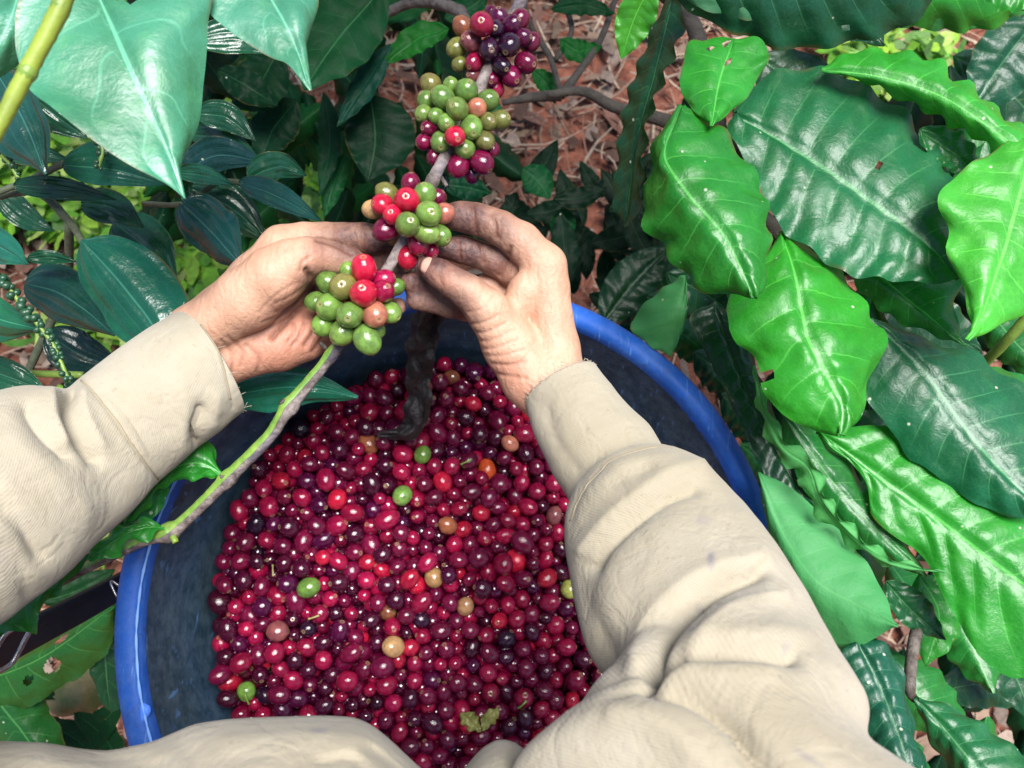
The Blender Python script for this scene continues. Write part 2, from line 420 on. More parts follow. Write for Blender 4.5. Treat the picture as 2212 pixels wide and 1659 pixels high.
tag(mesh_obj('leaf_litter', Vm, Fm, M['litter'], attrs={'col': np.array(CO + C2)}, smooth=False), 'dry straw and dead leaves strewn over the reddish soil', 'litter', kind='stuff')
def weedreg():
    while True:
        a, b = reg()
        px = w2px(np.array([a, b, 0.0]))
        bias = .0
        if px[0] < 520: bias = .62
        elif px[0] < 760: bias = .34
        elif px[0] < 1000: bias = .12
        if px[0] > 1000 and px[1] > 330: bias = -.3
        if px[1] > 760: bias = -.12
        if mnoise.noise((a * 2.2 + 5, b * 2.2, 9)) + bias > .26: return a, b
V, F, CO = strips(7500, (.02, .07), (.004, .016), [(.20, .44, .03), (.13, .33, .03), (.32, .54, .05), (.08, .22, .03), (.42, .56, .14)], (.01, .11), weedreg, .5)  # colours raised to paint sunlight onto the weeds
tag(mesh_obj('ground_weeds', V, F, M['weed'], attrs={'col': np.array(CO)}, smooth=False), 'green weeds, coloured bright for sunlight, growing low on the ground behind the vine', 'weeds', kind='stuff')

# ------------------------------------------------------------------ the tub
TN = np.array([.2, .15, -1.0]); TN /= np.linalg.norm(TN)          # rim normal in camera axes
TC = PC(1030, 1317, .56)
tw_n = TN[0] * AX_R + TN[1] * AX_U + TN[2] * AX_F
tw_x = AX_R - tw_n * (AX_R @ tw_n); tw_x /= np.linalg.norm(tw_x)
tw_y = np.cross(tw_n, tw_x)
TCW = c2w(TC)
def T(x, y, z): return TCW + tw_x * x + tw_y * y + tw_n * z
RO, RI = .2362, .2185
tub = empty('plastic_tub', T(0, 0, -.17), 'round blue plastic tub full of picked coffee cherries hung at the waist', 'tub')
def lathe(prof, seg=128, closed=False):
    V = []
    for r, z in prof:
        for k in range(seg):
            a = 2 * math.pi * k / seg; V.append(T(r * math.cos(a), r * math.sin(a), z))
    return np.array(V), grid_faces(len(prof), seg, True)
prof_in = [(RI - .001, -.010), (RI - .002, -.018), (.2115, -.045), (.204, -.080), (.194, -.120), (.182, -.160), (.174, -.172), (.10, -.176), (.001, -.176)]
prof_out = [(.002, -.182), (.178, -.180), (.188, -.168), (.201, -.12), (.211, -.08), (.2185, -.045), (.2245, -.022)]
V, F = lathe(prof_in + prof_out)
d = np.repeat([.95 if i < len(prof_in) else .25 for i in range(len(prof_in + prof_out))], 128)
mesh_obj('bowl', V, F, M['tub'], tub, origin=TCW, attrs={'dirt': d, 'paleness': np.zeros(len(V))})
prof_rim = [(RI - .0012, -.012), (RI, -.004), (RI + .002, -.0005), (RI + .005, .0012), ((RI + RO) / 2, .0014), (RO - .004, -.0002), (RO - .001, -.0025), (RO, -.006), (RO - .0005, -.014), (RO - .003, -.0225), (RO - .007, -.0245), (RO - .0115, -.0225)]
V, F = lathe(prof_rim, 160)
ang = np.tile(np.arange(160) / 160 * 2 * math.pi, len(prof_rim))
V = V + tw_n * (.0011 * np.sin(ang * 3 + 1) + .0006 * np.sin(ang * 11))[:, None]
mesh_obj('rim', V, F, M['tub'], tub, origin=TCW, attrs={'dirt': np.full(len(V), .42), 'paleness': np.zeros(len(V))})
# pale moulding line along the inner edge of the rim, with a blob of melted plastic
arc = [T((RI + .0022) * math.cos(a), (RI + .0022) * math.sin(a), .0016 + .0004 * math.sin(a * 40)) for a in np.linspace(math.radians(128), math.radians(226), 90)]
V, F, _ = tube(arc, [.0003 + .0008 * abs(math.sin(i * .9)) ** .7 * (1 if 4 < i < 84 else .4) for i in range(90)], 6)
mesh_obj('moulding_line', V, F, M['tub'], tub, attrs={'dirt': np.zeros(len(V)), 'paleness': np.full(len(V), .55)})
pb = w2px(np.array(arc)); i0 = int(np.argmin(np.abs(pb[:, 1] - 1537)))
V = []; F = []
nb = 18
cen = arc[i0] - tw_n * .0012
for i in range(6):
    rr = (i + .001) / 5
    for k in range(nb):
        a = 2 * math.pi * k / nb; rj = .0042 * rr * (1 + .15 * math.sin(3 * a + 1))
        V.append(cen + tw_x * rj * math.cos(a) * .8 + tw_y * rj * math.sin(a) * 1.35 + tw_n * .0022 * math.sqrt(max(0, 1 - rr * rr)))
mesh_obj('melted_blob', V, grid_faces(6, nb, True), M['tub'], tub, attrs={'dirt': np.zeros(len(V)), 'paleness': np.full(len(V), .2)})
# side lugs under the rim
for aa in (math.radians(6),):
    V = []
    for i, (r_, z_) in enumerate([(RO - .006, -.010), (RO + .016, -.012), (RO + .022, -.018), (RO + .020, -.028), (RO - .010, -.030)]):
        for k in range(7):
            b = aa + (k - 3) / 3 * (.09 if i in (0, 4) else .06); V.append(T(r_ * math.cos(b), r_ * math.sin(b), z_))
    F = grid_faces(5, 7) + [tuple(i * 7 for i in range(5)), tuple(i * 7 + 6 for i in range(5))[::-1]]
    mesh_obj('handle_lug', V, F, M['tub'], tub, smooth=False, attrs={'dirt': np.full(35, .2), 'paleness': np.zeros(35)})

# ------------------------------------------------------------------ cherries
def cherry_mesh(name, variant, nu=22, nv=16):
    V = []; F = []
    for i in range(nv + 1):
        ph = math.pi * i / nv
        for k in range(nu):
            a = 2 * math.pi * k / nu
            rr = math.sin(ph); z = math.cos(ph)
            asp = [1.08, 1.2, 1.3, 1.14][variant]
            z *= asp
            if rr < .34 and z > 0:
                e = rr / .34
                z += .05 * math.exp(-((e - .62) / .22) ** 2) - .10 * math.exp(-(e / .35) ** 2) - .01
            lump = 1 + .035 * math.sin(2 * a + variant) * rr + .02 * math.sin(3 * a + 2 * variant + ph * 2) * rr
            V.append((rr * lump * math.cos(a), rr * lump * math.sin(a), z))
    F = grid_faces(nv + 1, nu, True)
    me = bpy.data.meshes.new(name); me.from_pydata(V, [], [f[::-1] for f in F]); me.shade_smooth(); me.materials.append(M['cherry'])
    me.validate(); return me
CM = [cherry_mesh('cherry', v) for v in range(4)]
COL = {'dark': (.060, .0025, .020), 'wine': (.15, .004, .036), 'crimson': (.32, .006, .050), 'red': (.50, .010, .042), 'black': (.022, .004, .018), 'purple': (.075, .003, .036),
       'brown': (.26, .085, .04), 'tan': (.44, .25, .11), 'green': (.145, .26, .05), 'olive': (.185, .185, .045), 'pink': (.46, .16, .10), 'orange': (.55, .08, .02), 'mauve': (.20, .06, .06), 'yellow': (.42, .42, .10)}
def vary(c, a=.25, k=1.0):
    f = k * random.uniform(1 - a, 1 + a); return tuple(min(1, x * f * random.uniform(.93, 1.07)) for x in c) + (1,)
DARKS = {'dark', 'wine', 'crimson', 'red', 'purple'}
def cherry(name, loc, r, col, axis=None, parent=None, variant=None):
    o = bpy.data.objects.new(name, CM[random.randrange(4) if variant is None else variant]); C.objects.link(o)
    if axis is None: axis = Vector(rng.normal(size=3))
    o.rotation_mode = 'QUATERNION'; o.rotation_quaternion = Vector(axis).to_track_quat('Z', 'Y') @ Matrix.Rotation(random.uniform(0, 6.28), 3, 'Z').to_quaternion()
    o.scale = (r, r, r * random.uniform(.95, 1.05)); o.color = vary(COL[col], .25, .60 if parent is None and col in DARKS else .8)
    put(o, loc, parent)
    return o

# pile: spheres settled in the tub (tub axes: x, y, height)
NB = 2550
pr = np.clip(rng.normal(.0066, .00085, NB), .0046, .0088)
aa = rng.uniform(0, 2 * math.pi, NB); rr = .178 * np.sqrt(rng.uniform(0, 1, NB))
pp = np.stack([rr * np.cos(aa), rr * np.sin(aa), rng.uniform(-.128, -.066, NB)], 1)
def wall_r(z): return .203 + (z + .080) * .26
ok_ids = np.arange(NB)
for it in range(150):
    pp[:, 2] -= .0009 if it < 110 else .0002
    if it % 8 == 0:
        q32 = pp.astype(np.float32); sq = (q32 * q32).sum(1); d2 = sq[:, None] + sq[None, :] - 2 * q32 @ q32.T
        CI, CJ = np.nonzero(np.triu(d2 < .027 ** 2, 1)); del d2
    I, J = CI, CJ; dx = pp[I] - pp[J]
    dd = np.sqrt(np.maximum((dx * dx).sum(1), 1e-12)); ov = (pr[I] + pr[J]) * .985 - dd
    m = ov > 0; I, J, dd, ov, dx = I[m], J[m], dd[m], ov[m], dx[m]
    dv = dx / dd[:, None] * (ov * .42)[:, None]
    np.add.at(pp, I, dv); np.add.at(pp, J, -dv)
    pp[:, 2] = np.maximum(pp[:, 2], -.136 + pr)
    rad = np.hypot(pp[:, 0], pp[:, 1]); lim = wall_r(pp[:, 2]) - pr - .001
    f = np.where(rad > lim, lim / np.maximum(rad, 1e-9), 1); pp[:, :2] *= f[:, None]
# drop the layer to the height seen in the photograph, with a gentle mound
shift = -.066 - np.percentile(pp[:, 2], 93)
pp[:, 2] += shift
edge = np.hypot(pp[:, 0] - .0, pp[:, 1] + .02) / .19
pp[:, 2] -= .016 * np.clip(edge, 0, 1.1) ** 2
pw = TCW + pp[:, 0:1] * tw_x + pp[:, 1:2] * tw_y + pp[:, 2:3] * tw_n
px = w2px(pw)
# how much of each one the camera can see, with a coarse depth sweep and the arms masked out
W, H = 553, 415
buf = np.full((H, W), -1); yy, xx = np.mgrid[0:H, 0:W]
for i in np.argsort(-px[:, 2]):
    cx, cy = px[i, 0] / 4, px[i, 1] / 4; r4 = pr[i] / (K * px[i, 2]) / 4
    x0, x1, y0, y1 = int(cx - r4 - 1), int(cx + r4 + 2), int(cy - r4 - 1), int(cy + r4 + 2)
    x0, y0 = max(x0, 0), max(y0, 0); x1, y1 = min(x1, W), min(y1, H)
    if x0 >= x1 or y0 >= y1: continue
    m = (xx[y0:y1, x0:x1] - cx) ** 2 + (yy[y0:y1, x0:x1] - cy) ** 2 < r4 * r4
    buf[y0:y1, x0:x1][m] = i
X4, Y4 = xx * 4, yy * 4
mask = (X4 > np.interp(Y4, [780, 880, 1020, 1090, 1290, 1390, 1490], [1050, 1135, 1190, 1225, 1240, 1262, 1330])) & (Y4 < 1490)
mask |= (Y4 > 1545) & (X4 < 850); mask |= (Y4 >= 1490) & (X4 > 1330 - (Y4 - 1490) * .9); mask |= Y4 < 790
buf[mask] = -1
vis = np.bincount(buf[buf >= 0], minlength=NB)
order = np.argsort(-vis); top = set(order[:300].tolist())
classes = rng.choice(['dark', 'wine', 'crimson', 'red', 'purple', 'black', 'mauve', 'brown', 'pink'], NB, p=[.19, .335, .345, .04, .075, .009, .004, .001, .001])
# the few odd-coloured ones, put where the photograph shows them
special = [(915, 965, 'green'), (897, 1098, 'green'), (676, 1305, 'green'), (1048, 1005, 'orange'), (946, 1255, 'tan'), (998, 1325, 'tan'), (842, 1373, 'tan'), (968, 1150, 'brown'), (795, 980, 'brown'),
           (1190, 1270, 'red'), (1098, 945, 'pink'), (697, 1215, 'red'), (617, 1337, 'mauve'), (1222, 1260, 'yellow'), (538, 1530, 'green'), (525, 1135, 'black'), (1177, 1118, 'mauve'), (1085, 1335, 'red')]
words = {'green': 'unripe green', 'orange': 'orange-red', 'tan': 'pale tan', 'brown': 'brownish', 'pink': 'pale pinkish', 'red': 'bright red', 'mauve': 'dull greyish mauve', 'yellow': 'yellow-green', 'black': 'dried black',
         'dark': 'very dark red', 'wine': 'wine red', 'crimson': 'crimson', 'purple': 'dark purple'}
where = ['just below the black strip', 'near the top of the pile', 'at the lower left of the pile', 'in the upper right of the pile', 'in the middle of the pile', 'right of the pile centre', 'below the pile centre', 'above the pile centre', 'by the shaded top left edge',
         'against the right sleeve', 'close to the right cuff edge', 'left of the pile centre', 'on the left half of the pile', 'half hidden by the right sleeve', 'next to the shirt front', 'at the left edge of the pile', 'beside the right cuff seam', 'right of the tan cherries']
spec = {}
for k, (sx, sy, cl) in enumerate(special):
    for i in np.argsort(np.hypot(px[:, 0] - sx, px[:, 1] - sy) - vis * .6):
        if i not in spec and vis[i] > 20: spec[i] = k; classes[i] = cl; top.add(int(i)); break
SV = []; SF = []; SC = []; SP = []
lo = CM[0]
base = np.array([v.co for v in cherry_mesh('tmp', 0, 12, 8).vertices]); bf = [tuple(p.vertices) for p in bpy.data.meshes['tmp'].polygons]
off = 0
for i in range(NB):
    ax = rng.normal(size=3); ax[2] = abs(ax[2]) * .8 if random.random() < .35 else ax[2] * .5
    axw = tw_x * ax[0] + tw_y * ax[1] + tw_n * ax[2]
    if i in top:
        o = cherry('coffee_cherry', pw[i], pr[i] * .95, str(classes[i]), axw)
        cl = str(classes[i])
        if i in spec: tag(o, f'{words[cl]} coffee cherry lying {where[spec[i]]}', 'cherry', 'picked cherries piled in the tub')
        else: tag(o, f'glossy {words[cl]} coffee cherry in the pile inside the blue tub', 'cherry', 'picked cherries piled in the tub')
    else:
        q = Vector(axw).to_track_quat('Z', 'Y').to_matrix(); R = np.array(q)
        SV.append((base * pr[i] * .95) @ R.T + pw[i]); SF += [tuple(v + off for v in f) for f in bf]; off += len(base)
        SC.append(np.tile(vary(COL[str(classes[i])], .25, .56)[:3], (len(base), 1)))
        SP.append(np.hypot(base[:, 0], base[:, 1]) + 3 * (base[:, 2] < 0))
bpy.data.meshes.remove(bpy.data.meshes['tmp'])
tag(mesh_obj('cherry_pile', np.vstack(SV), SF, M['cherry_s'], attrs={'col': np.vstack(SC), 'pole': np.concatenate(SP)}), 'deeper layers of picked coffee cherries in the blue tub', 'cherries', kind='stuff')
def pile_top(x, y):
    """world point on top of the pile seen at (x, y)"""
    i = int(np.argmin(np.hypot(px[:, 0] - x, px[:, 1] - y) - vis * .5)); return pw[i] + tw_n * pr[i] * 1.02

# ------------------------------------------------------------------ leaves
def leaf(parent, mid, A, B, d=(.5, .5), f=(0, 0), col=(.03, .12, .03), kind='coffee', N=9, quilt=.0016, rip=(.0022, 5), arch=.0, under=False, holes=(), ns=46, nt=12, sweep=.9, curl=0.0, name='leaf', jag=.012, label=None, mat=None, pin=False):
    mid = np.asarray(mid, float)
    m = catmull(mid[:, :2], ns)
    s = np.linspace(0, 1, ns)
    dm = d[0] + (d[1] - d[0]) * s - arch * np.sin(math.pi * s)
    tan = np.gradient(m, axis=0); tan /= np.linalg.norm(tan, axis=1)[:, None] + 1e-9
    side = np.stack([tan[:, 1], -tan[:, 0]], 1)
    if kind == 'coffee': prof = np.sin(math.pi * np.clip(s, 0, 1) ** .88) ** .75 * (1 - .35 * s ** 7)
    else: prof = np.sin(math.pi * s ** .70) ** .72 * (1 - .45 * s ** 5)
    prof[0] = .02; prof[-1] = .01
    seed = random.uniform(0, 100)
    marg = []
    for sgn, X in ((1, A), (-1, B)):
        if np.ndim(X) == 0: mg = m + sgn * side * (X * prof)[:, None]
        else: mg = catmull(np.vstack([m[0], np.asarray(X, float), m[-1]]), ns)
        j = np.array([mnoise.noise((seed + si * 22, sgn * 3, 0)) + .6 * mnoise.noise((seed + si * 55, sgn * 3, 7)) for si in s]) * jag
        mg = m + (mg - m) * (1 + j[:, None] * np.minimum(1, s * 6)[:, None])
        marg.append(mg)
    ts = np.concatenate([-np.sin(np.linspace(1, 0, nt + 1)[:-1] * math.pi / 2), np.sin(np.linspace(0, 1, nt + 1) * math.pi / 2)])
    V = np.zeros((ns, len(ts), 3)); 
    bell = np.sin(math.pi * np.clip(s * .96 + .02, 0, 1)) ** .6
    for j, t in enumerate(ts):
        mg = marg[0] if t < 0 else marg[1]; a = abs(t); ff = f[0] if t < 0 else f[1]
        p2 = m + (mg - m) * a
        dd = dm + ff * bell * (a ** 1.5) + curl * bell * (a ** 4)
        for i in range(ns): V[i, j] = P(p2[i, 0], p2[i, 1], dd[i])
    du = np.gradient(V, axis=0); dv = np.gradient(V, axis=1)
    nrm = np.cross(du, dv); nrm /= np.linalg.norm(nrm, axis=2)[:, :, None] + 1e-12
    tocam = CAM - V; flip = np.sign((nrm * tocam).sum(2).mean()); nrm *= flip
    S_, T_ = np.meshgrid(s, ts, indexing='ij'); a = np.abs(T_)
    if kind == 'coffee' or pin:
        q = N * S_ - sweep * a ** 1.25 + .5 * (T_ > 0) + .28 * np.array([mnoise.noise((seed + si * 6, 9, 2)) for si in s])[:, None]
        bul = np.abs(np.sin(math.pi * q)) ** .7 * np.minimum(1, a * 5) * (1 - a ** 3) - .9 * np.exp(-(T_ / .07) ** 2)
    else:
        q = a * 2.5 + .0 * S_
        bul = np.abs(np.sin(math.pi * q)) ** .8 * .8 - .9 * np.exp(-(T_ / .06) ** 2)
    lw = np.array([[mnoise.noise((seed + si * 3.2, tt * 1.4, 5)) for tt in ts] for si in s])
    ripv = a ** 3 * np.sin(2 * math.pi * rip[1] * S_ + seed + 1.7 * (T_ > 0) + 2.2 * lw) * rip[0]
    crk = np.array([[mnoise.noise((seed + si * 13, tt * 5, 1)) for tt in ts] for si in s])
    disp = .72 * quilt * bul + .35 * quilt * crk * (1 if kind == 'coffee' else .3) * bell[:, None] + ripv * bell[:, None] + .0028 * lw * bell[:, None]
    V = V + nrm * disp[:, :, None]
    nv = len(ts)
    F = []
    for i in range(ns - 1):
        for j in range(nv - 1):
            sc, tc = (s[i] + s[i + 1]) / 2, (ts[j] + ts[j + 1]) / 2
            if any(((sc - h[0]) / h[2]) ** 2 + ((tc - h[1]) / h[3]) ** 2 < 1 + .5 * mnoise.noise((sc * 30 + seed, tc * 9, 1)) for h in holes): continue
            F.append((i * nv + j, i * nv + j + 1, (i + 1) * nv + j + 1, (i + 1) * nv + j))
    if (flip < 0) == under: F = [q_[::-1] for q_ in F]
    uv = np.stack([q, T_], -1).reshape(-1, 2)
    o = mesh_obj(name, V.reshape(-1, 3), F, M[mat or kind], parent, origin=V[0, nv // 2], uv={'vein': uv})
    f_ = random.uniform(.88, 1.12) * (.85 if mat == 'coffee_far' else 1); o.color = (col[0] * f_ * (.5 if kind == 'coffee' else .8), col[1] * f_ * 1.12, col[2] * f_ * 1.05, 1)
    if label: o['label'] = label
    return o
def stem(parent, pts, r, mat, name='stem', n=None, seg=9, bump=.04):
    V, F, _ = tube([P(*p) for p in pts], [q for q in (r if np.ndim(r) else [r] * len(pts))], seg, n or len(pts) * 6, bump=bump)
    return mesh_obj(name, V, F, M[mat], parent)

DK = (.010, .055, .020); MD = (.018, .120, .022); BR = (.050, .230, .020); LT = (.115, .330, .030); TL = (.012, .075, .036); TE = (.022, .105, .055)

# coffee bush on the right
bush = empty('coffee_bush', P(1900, 900, .95), 'large coffee bush with glossy wavy leaves on the right', 'bush')
L = lambda *a, **k: leaf(bush, *a, **k)
L([(1420, -50), (1700, -75), (2030, -60)], [(1470, 5), (1520, 45), (1620, 85), (1700, 108), (1760, 106), (1830, 96), (1900, 80), (1960, 55), (2010, 15)], 120, d=(.50, .52), f=(.03, .02), col=TL, N=11, quilt=.003, holes=[(.63, -.80, .012, .06)], rip=(.003, 7), ns=90, nt=22)
L([(1880, -40), (2040, -30), (2330, -40)], [(1900, 40), (1960, 58), (2060, 64), (2150, 45), (2230, 15)], 100, d=(.53, .54), f=(.02, .02), col=BR, rip=(.003, 6))
L([(2110, -60), (2260, 10)], 50, 50, d=(.50, .5), col=BR)
L([(1455, -10), (1415, 150), (1375, 310), (1350, 490)], [(1478, 40), (1462, 95), (1430, 185), (1405, 260), (1390, 340), (1384, 430), (1366, 480)], [(1425, 25), (1372, 150), (1345, 260), (1330, 390), (1324, 440)], d=(.55, .60), f=(-.012, .02), col=DK, N=14, rip=(.003, 8), curl=-.004)
L([(1410, -40), (1370, 40), (1342, 128)], 45, 40, d=(.62, .65), col=(.15, .36, .03), quilt=.001)
L([(1585, 85), (1556, 170), (1537, 272)], [(1640, 85), (1661, 112), (1640, 165), (1600, 225)], [(1510, 85), (1480, 112), (1470, 190), (1492, 232)], d=(.52, .49), f=(.01, .012), col=(.055, .25, .025), N=6, holes=[(.10, .35, .05, .12), (.28, -.12, .05, .07), (.25, .55, .03, .1)], rip=(.002, 4))
L([(1585, 245), (1740, 335), (1900, 445), (2010, 530), (2072, 602)], [(1600, 215), (1650, 165), (1700, 148), (1765, 148), (1835, 165), (1885, 200), (1945, 232), (1992, 290), (2035, 335), (2065, 400), (2080, 500)], [(1572, 285), (1620, 362), (1655, 440), (1690, 495), (1760, 545), (1830, 592), (1900, 602), (1990, 612), (2045, 610)], d=(.545, .50), f=(.02, -.005), col=(.022, .125, .045), N=10, quilt=.0034, rip=(.0035, 8), holes=[(.53, -.35, .012, .05)], ns=60, nt=16)
L([(1474, 228), (1434, 325), (1478, 405), (1560, 500), (1600, 575), (1628, 642)], [(1545, 262), (1600, 330), (1650, 402), (1662, 475), (1660, 565), (1648, 632)], [(1415, 300), (1402, 395), (1385, 470), (1440, 542), (1482, 592), (1512, 622), (1575, 638)], d=(.505, .465), f=(.015, .03), col=(.03, .17, .018), N=8, quilt=.0034, rip=(.003, 6), arch=.01, nt=15)
L([(1690, 500), (1712, 570), (1732, 655), (1750, 735), (1792, 810), (1822, 870), (1818, 938)], [(1790, 560), (1850, 635), (1875, 684), (1910, 711), (1902, 756), (1880, 831), (1864, 869), (1857, 911)], [(1640, 560), (1572, 640), (1574, 692), (1589, 741), (1628, 775), (1645, 812), (1648, 850), (1682, 886), (1750, 929), (1792, 938)], d=(.53, .485), f=(.02, .018), col=(.045, .23, .016), N=7, quilt=.0038, rip=(.003, 5), arch=.012, holes=[(.62, .97, .02, .25)], ns=54, nt=16)
L([(1850, 560), (1960, 645), (2085, 748)], [(2000, 570), (2072, 602), (2062, 662), (2075, 720)], [(1845, 610), (1892, 662), (1960, 702), (2050, 738)], d=(.54, .52), f=(.01, .012), col=(.035, .19, .03), N=7)
L([(1775, 150), (1900, 165), (2020, 200), (2120, 260), (2212, 330), (2290, 400)], [(1812, 122), (1872, 108), (1952, 114), (2030, 132), (2062, 166), (2112, 190), (2152, 232), (2230, 290)], [(1830, 165), (1890, 187), (1950, 222), (2010, 252), (2060, 282), (2112, 302), (2180, 370)], d=(.53, .48), f=(.015, .015), col=(.06, .27, .022), N=9, rip=(.003, 9), quilt=.002)
L([(2235, 290), (2212, 400), (2185, 490), (2158, 580), (2125, 680), (2090, 734)], [(2280, 350), (2330, 470), (2290, 600), (2212, 680), (2140, 712)], [(2170, 310), (2100, 355), (2042, 400), (2026, 442), (2050, 500), (2046, 542), (2062, 582), (2086, 650), (2100, 692)], d=(.49, .455), f=(.012, .015), col=(.12, .36, .035), N=8, quilt=.0022, rip=(.003, 5))
L([(1985, 280), (2060, 330), (2125, 385)], 45, 40, d=(.53, .53), col=MD, N=5)
L([(2250, 30), (2170, 130), (2090, 250)], 80, 70, d=(.62, .64), col=TL, N=8)
L([(2060, 120), (2150, 170), (2280, 300)], 60, 60, d=(.66, .68), col=DK, N=8)
L([(1880, 690), (1985, 785), (2070, 900), (2150, 1000), (2260, 1110)], [(1930, 700), (2010, 740), (2100, 762), (2150, 800), (2215, 842), (2290, 940)], [(1862, 770), (1866, 850), (1905, 905), (1935, 945), (1962, 992), (2002, 1012), (2062, 1062), (2150, 1106), (2220, 1118)], d=(.55, .51), f=(.02, .01), col=(.014, .10, .042), N=9, quilt=.003, rip=(.002, 5), ns=56, nt=15)
L([(1768, 930), (1900, 1030), (2020, 1115), (2130, 1200), (2230, 1275), (2300, 1340)], [(1800, 925), (1880, 920), (1960, 930), (2040, 985), (2140, 1050), (2260, 1140)], [(1790, 970), (1840, 1000), (1872, 1052), (1882, 1112), (1922, 1152), (1982, 1192), (2012, 1232), (2050, 1312), (2072, 1345), (2092, 1382), (2132, 1432), (2215, 1462)], d=(.56, .50), f=(.012, .0), col=(.035, .21, .018), N=9, quilt=.0036, rip=(.002, 5), ns=60, nt=16)
L([(1628, 790), (1650, 880), (1690, 965), (1745, 1010), (1775, 1085), (1850, 1165), (1930, 1215), (2042, 1236)], 16, 20, d=(.53, .52), f=(-.004, .01), col=(.10, .27, .06), N=16, quilt=.0006, rip=(.004, 9), under=True)
L([(1690, 890), (1800, 1040), (1900, 1150), (2000, 1245)], 50, 62, d=(.56, .54), f=(.01, .01), col=(.020, .115, .02), N=10, quilt=.002)
L([(1540, 655), (1610, 830), (1690, 990), (1775, 1145)], [(1600, 700), (1650, 830), (1715, 980), (1775, 1085)], [(1490, 690), (1545, 800), (1600, 920), (1670, 1065), (1720, 1125)], d=(.60, .56), f=(.012, .0), col=(.008, .048, .022), N=13, quilt=.0045, rip=(.002, 6), ns=64)
L([(1640, 1020), (1690, 1150), (1760, 1252), (1850, 1305), (1940, 1352)], [(1700, 1050), (1770, 1100), (1820, 1150), (1875, 1220), (1910, 1280), (1925, 1330)], [(1660, 1150), (1720, 1290), (1780, 1370), (1830, 1412), (1880, 1385)], d=(.56, .50), f=(.01, .012), col=(.035, .185, .045), N=7, quilt=.0012, rip=(.0015, 4), under=True)
L([(1912, 1255), (1970, 1320), (2042, 1382)], 42, 34, d=(.56, .56), col=(.012, .07, .02), N=6)
L([(1985, 1240), (2030, 1330), (2000, 1440)], 50, 62, d=(.60, .60), col=BR, N=6)
L([(1850, 1380), (1902, 1480), (1938, 1575), (1985, 1720)], [(1915, 1395), (1955, 1486), (1982, 1600), (2010, 1690)], [(1815, 1420), (1830, 1500), (1870, 1600), (1930, 1690)], d=(.52, .47), f=(.01, .008), col=(.012, .075, .045), N=9, quilt=.003)
L([(1978, 1508), (2045, 1580), (2120, 1670), (2230, 1780)], [(2050, 1522), (2120, 1560), (2175, 1602), (2260, 1680)], [(1998, 1570), (2040, 1650), (2120, 1750)], d=(.52, .47), f=(.008, .012), col=(.018, .10, .035), N=8, quilt=.003)
L([(1482, 600), (1472, 690), (1450, 770)], 8, [(1470, 596), (1400, 650), (1362, 705), (1400, 745)], d=(.60, .61), f=(0, .01), col=(.055, .20, .05), N=6, quilt=.001, under=True)
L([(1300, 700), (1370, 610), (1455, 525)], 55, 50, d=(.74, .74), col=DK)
L([(2120, 1320), (2180, 1420), (2230, 1560)], 70, 60, d=(.66, .66), col=DK)  # this and the next dark leaf stand in for shade
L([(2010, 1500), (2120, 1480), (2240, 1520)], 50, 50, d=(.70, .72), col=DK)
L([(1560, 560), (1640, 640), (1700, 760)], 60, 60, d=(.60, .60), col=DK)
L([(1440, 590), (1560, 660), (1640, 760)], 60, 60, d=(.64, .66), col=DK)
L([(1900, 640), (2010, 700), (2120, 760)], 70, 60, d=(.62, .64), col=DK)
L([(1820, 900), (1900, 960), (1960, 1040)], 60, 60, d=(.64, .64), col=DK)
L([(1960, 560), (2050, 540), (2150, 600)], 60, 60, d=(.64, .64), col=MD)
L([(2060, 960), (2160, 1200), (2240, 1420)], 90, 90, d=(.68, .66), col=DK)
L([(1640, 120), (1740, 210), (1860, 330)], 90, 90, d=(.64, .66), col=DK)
for k in range(105):  # filler leaves, coloured dark to paint shade into the gaps
    x0 = random.uniform(1480, 2300); y0 = random.uniform(60, 1650); a = random.uniform(.2, 2.4); Lg = random.uniform(150, 260); dd = random.uniform(.70, 1.05)
    if x0 < 1640 and y0 > 700: continue
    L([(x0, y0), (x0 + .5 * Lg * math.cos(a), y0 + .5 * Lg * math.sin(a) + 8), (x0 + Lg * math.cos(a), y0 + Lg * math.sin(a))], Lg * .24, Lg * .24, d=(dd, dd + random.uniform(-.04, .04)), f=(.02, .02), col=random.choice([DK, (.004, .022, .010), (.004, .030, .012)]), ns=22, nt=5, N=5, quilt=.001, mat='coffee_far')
for k in range(30):
    x0 = random.uniform(1560, 2200); y0 = random.uniform(40, 1600); a = random.uniform(.3, 1.9); Lg = random.uniform(190, 300); dd = random.uniform(.62, .69)
    if x0 < 1780 and 640 < y0 + Lg < 1500: continue
    L([(x0, y0), (x0 + .5 * Lg * math.cos(a), y0 + .5 * Lg * math.sin(a) + 10), (x0 + Lg * math.cos(a), y0 + Lg * math.sin(a))], Lg * .25, Lg * .23, d=(dd, dd + random.uniform(-.03, .03)), f=(.015, .015), col=random.choice([MD, (.03, .16, .025), (.02, .10, .03)]), ns=36, nt=9, N=8, quilt=.002)
L([(1740, -40), (1830, 20), (1910, 100)], 60, 60, d=(.60, .61), col=DK)
for x0, y0, x1, y1, dd in ((1400, 640, 1480, 720, .70), (1440, 700, 1540, 800, .70), (1500, 760, 1590, 880, .69), (1560, 850, 1640, 980, .69), (1600, 960, 1690, 1080, .69), (1470, 560, 1560, 690, .72), (1370, 560, 1450, 660, .74), (1320, 640, 1420, 700, .74), (1650, 1060, 1740, 1180, .70)):
    L([(x0, y0), ((x0 + x1) / 2 + 14, (y0 + y1) / 2 - 6), (x1, y1)], 46, 44, d=(dd, dd + .02), f=(.01, .01), col=random.choice([DK, MD, (.010, .06, .022)]), ns=36, nt=9, N=8, quilt=.002)
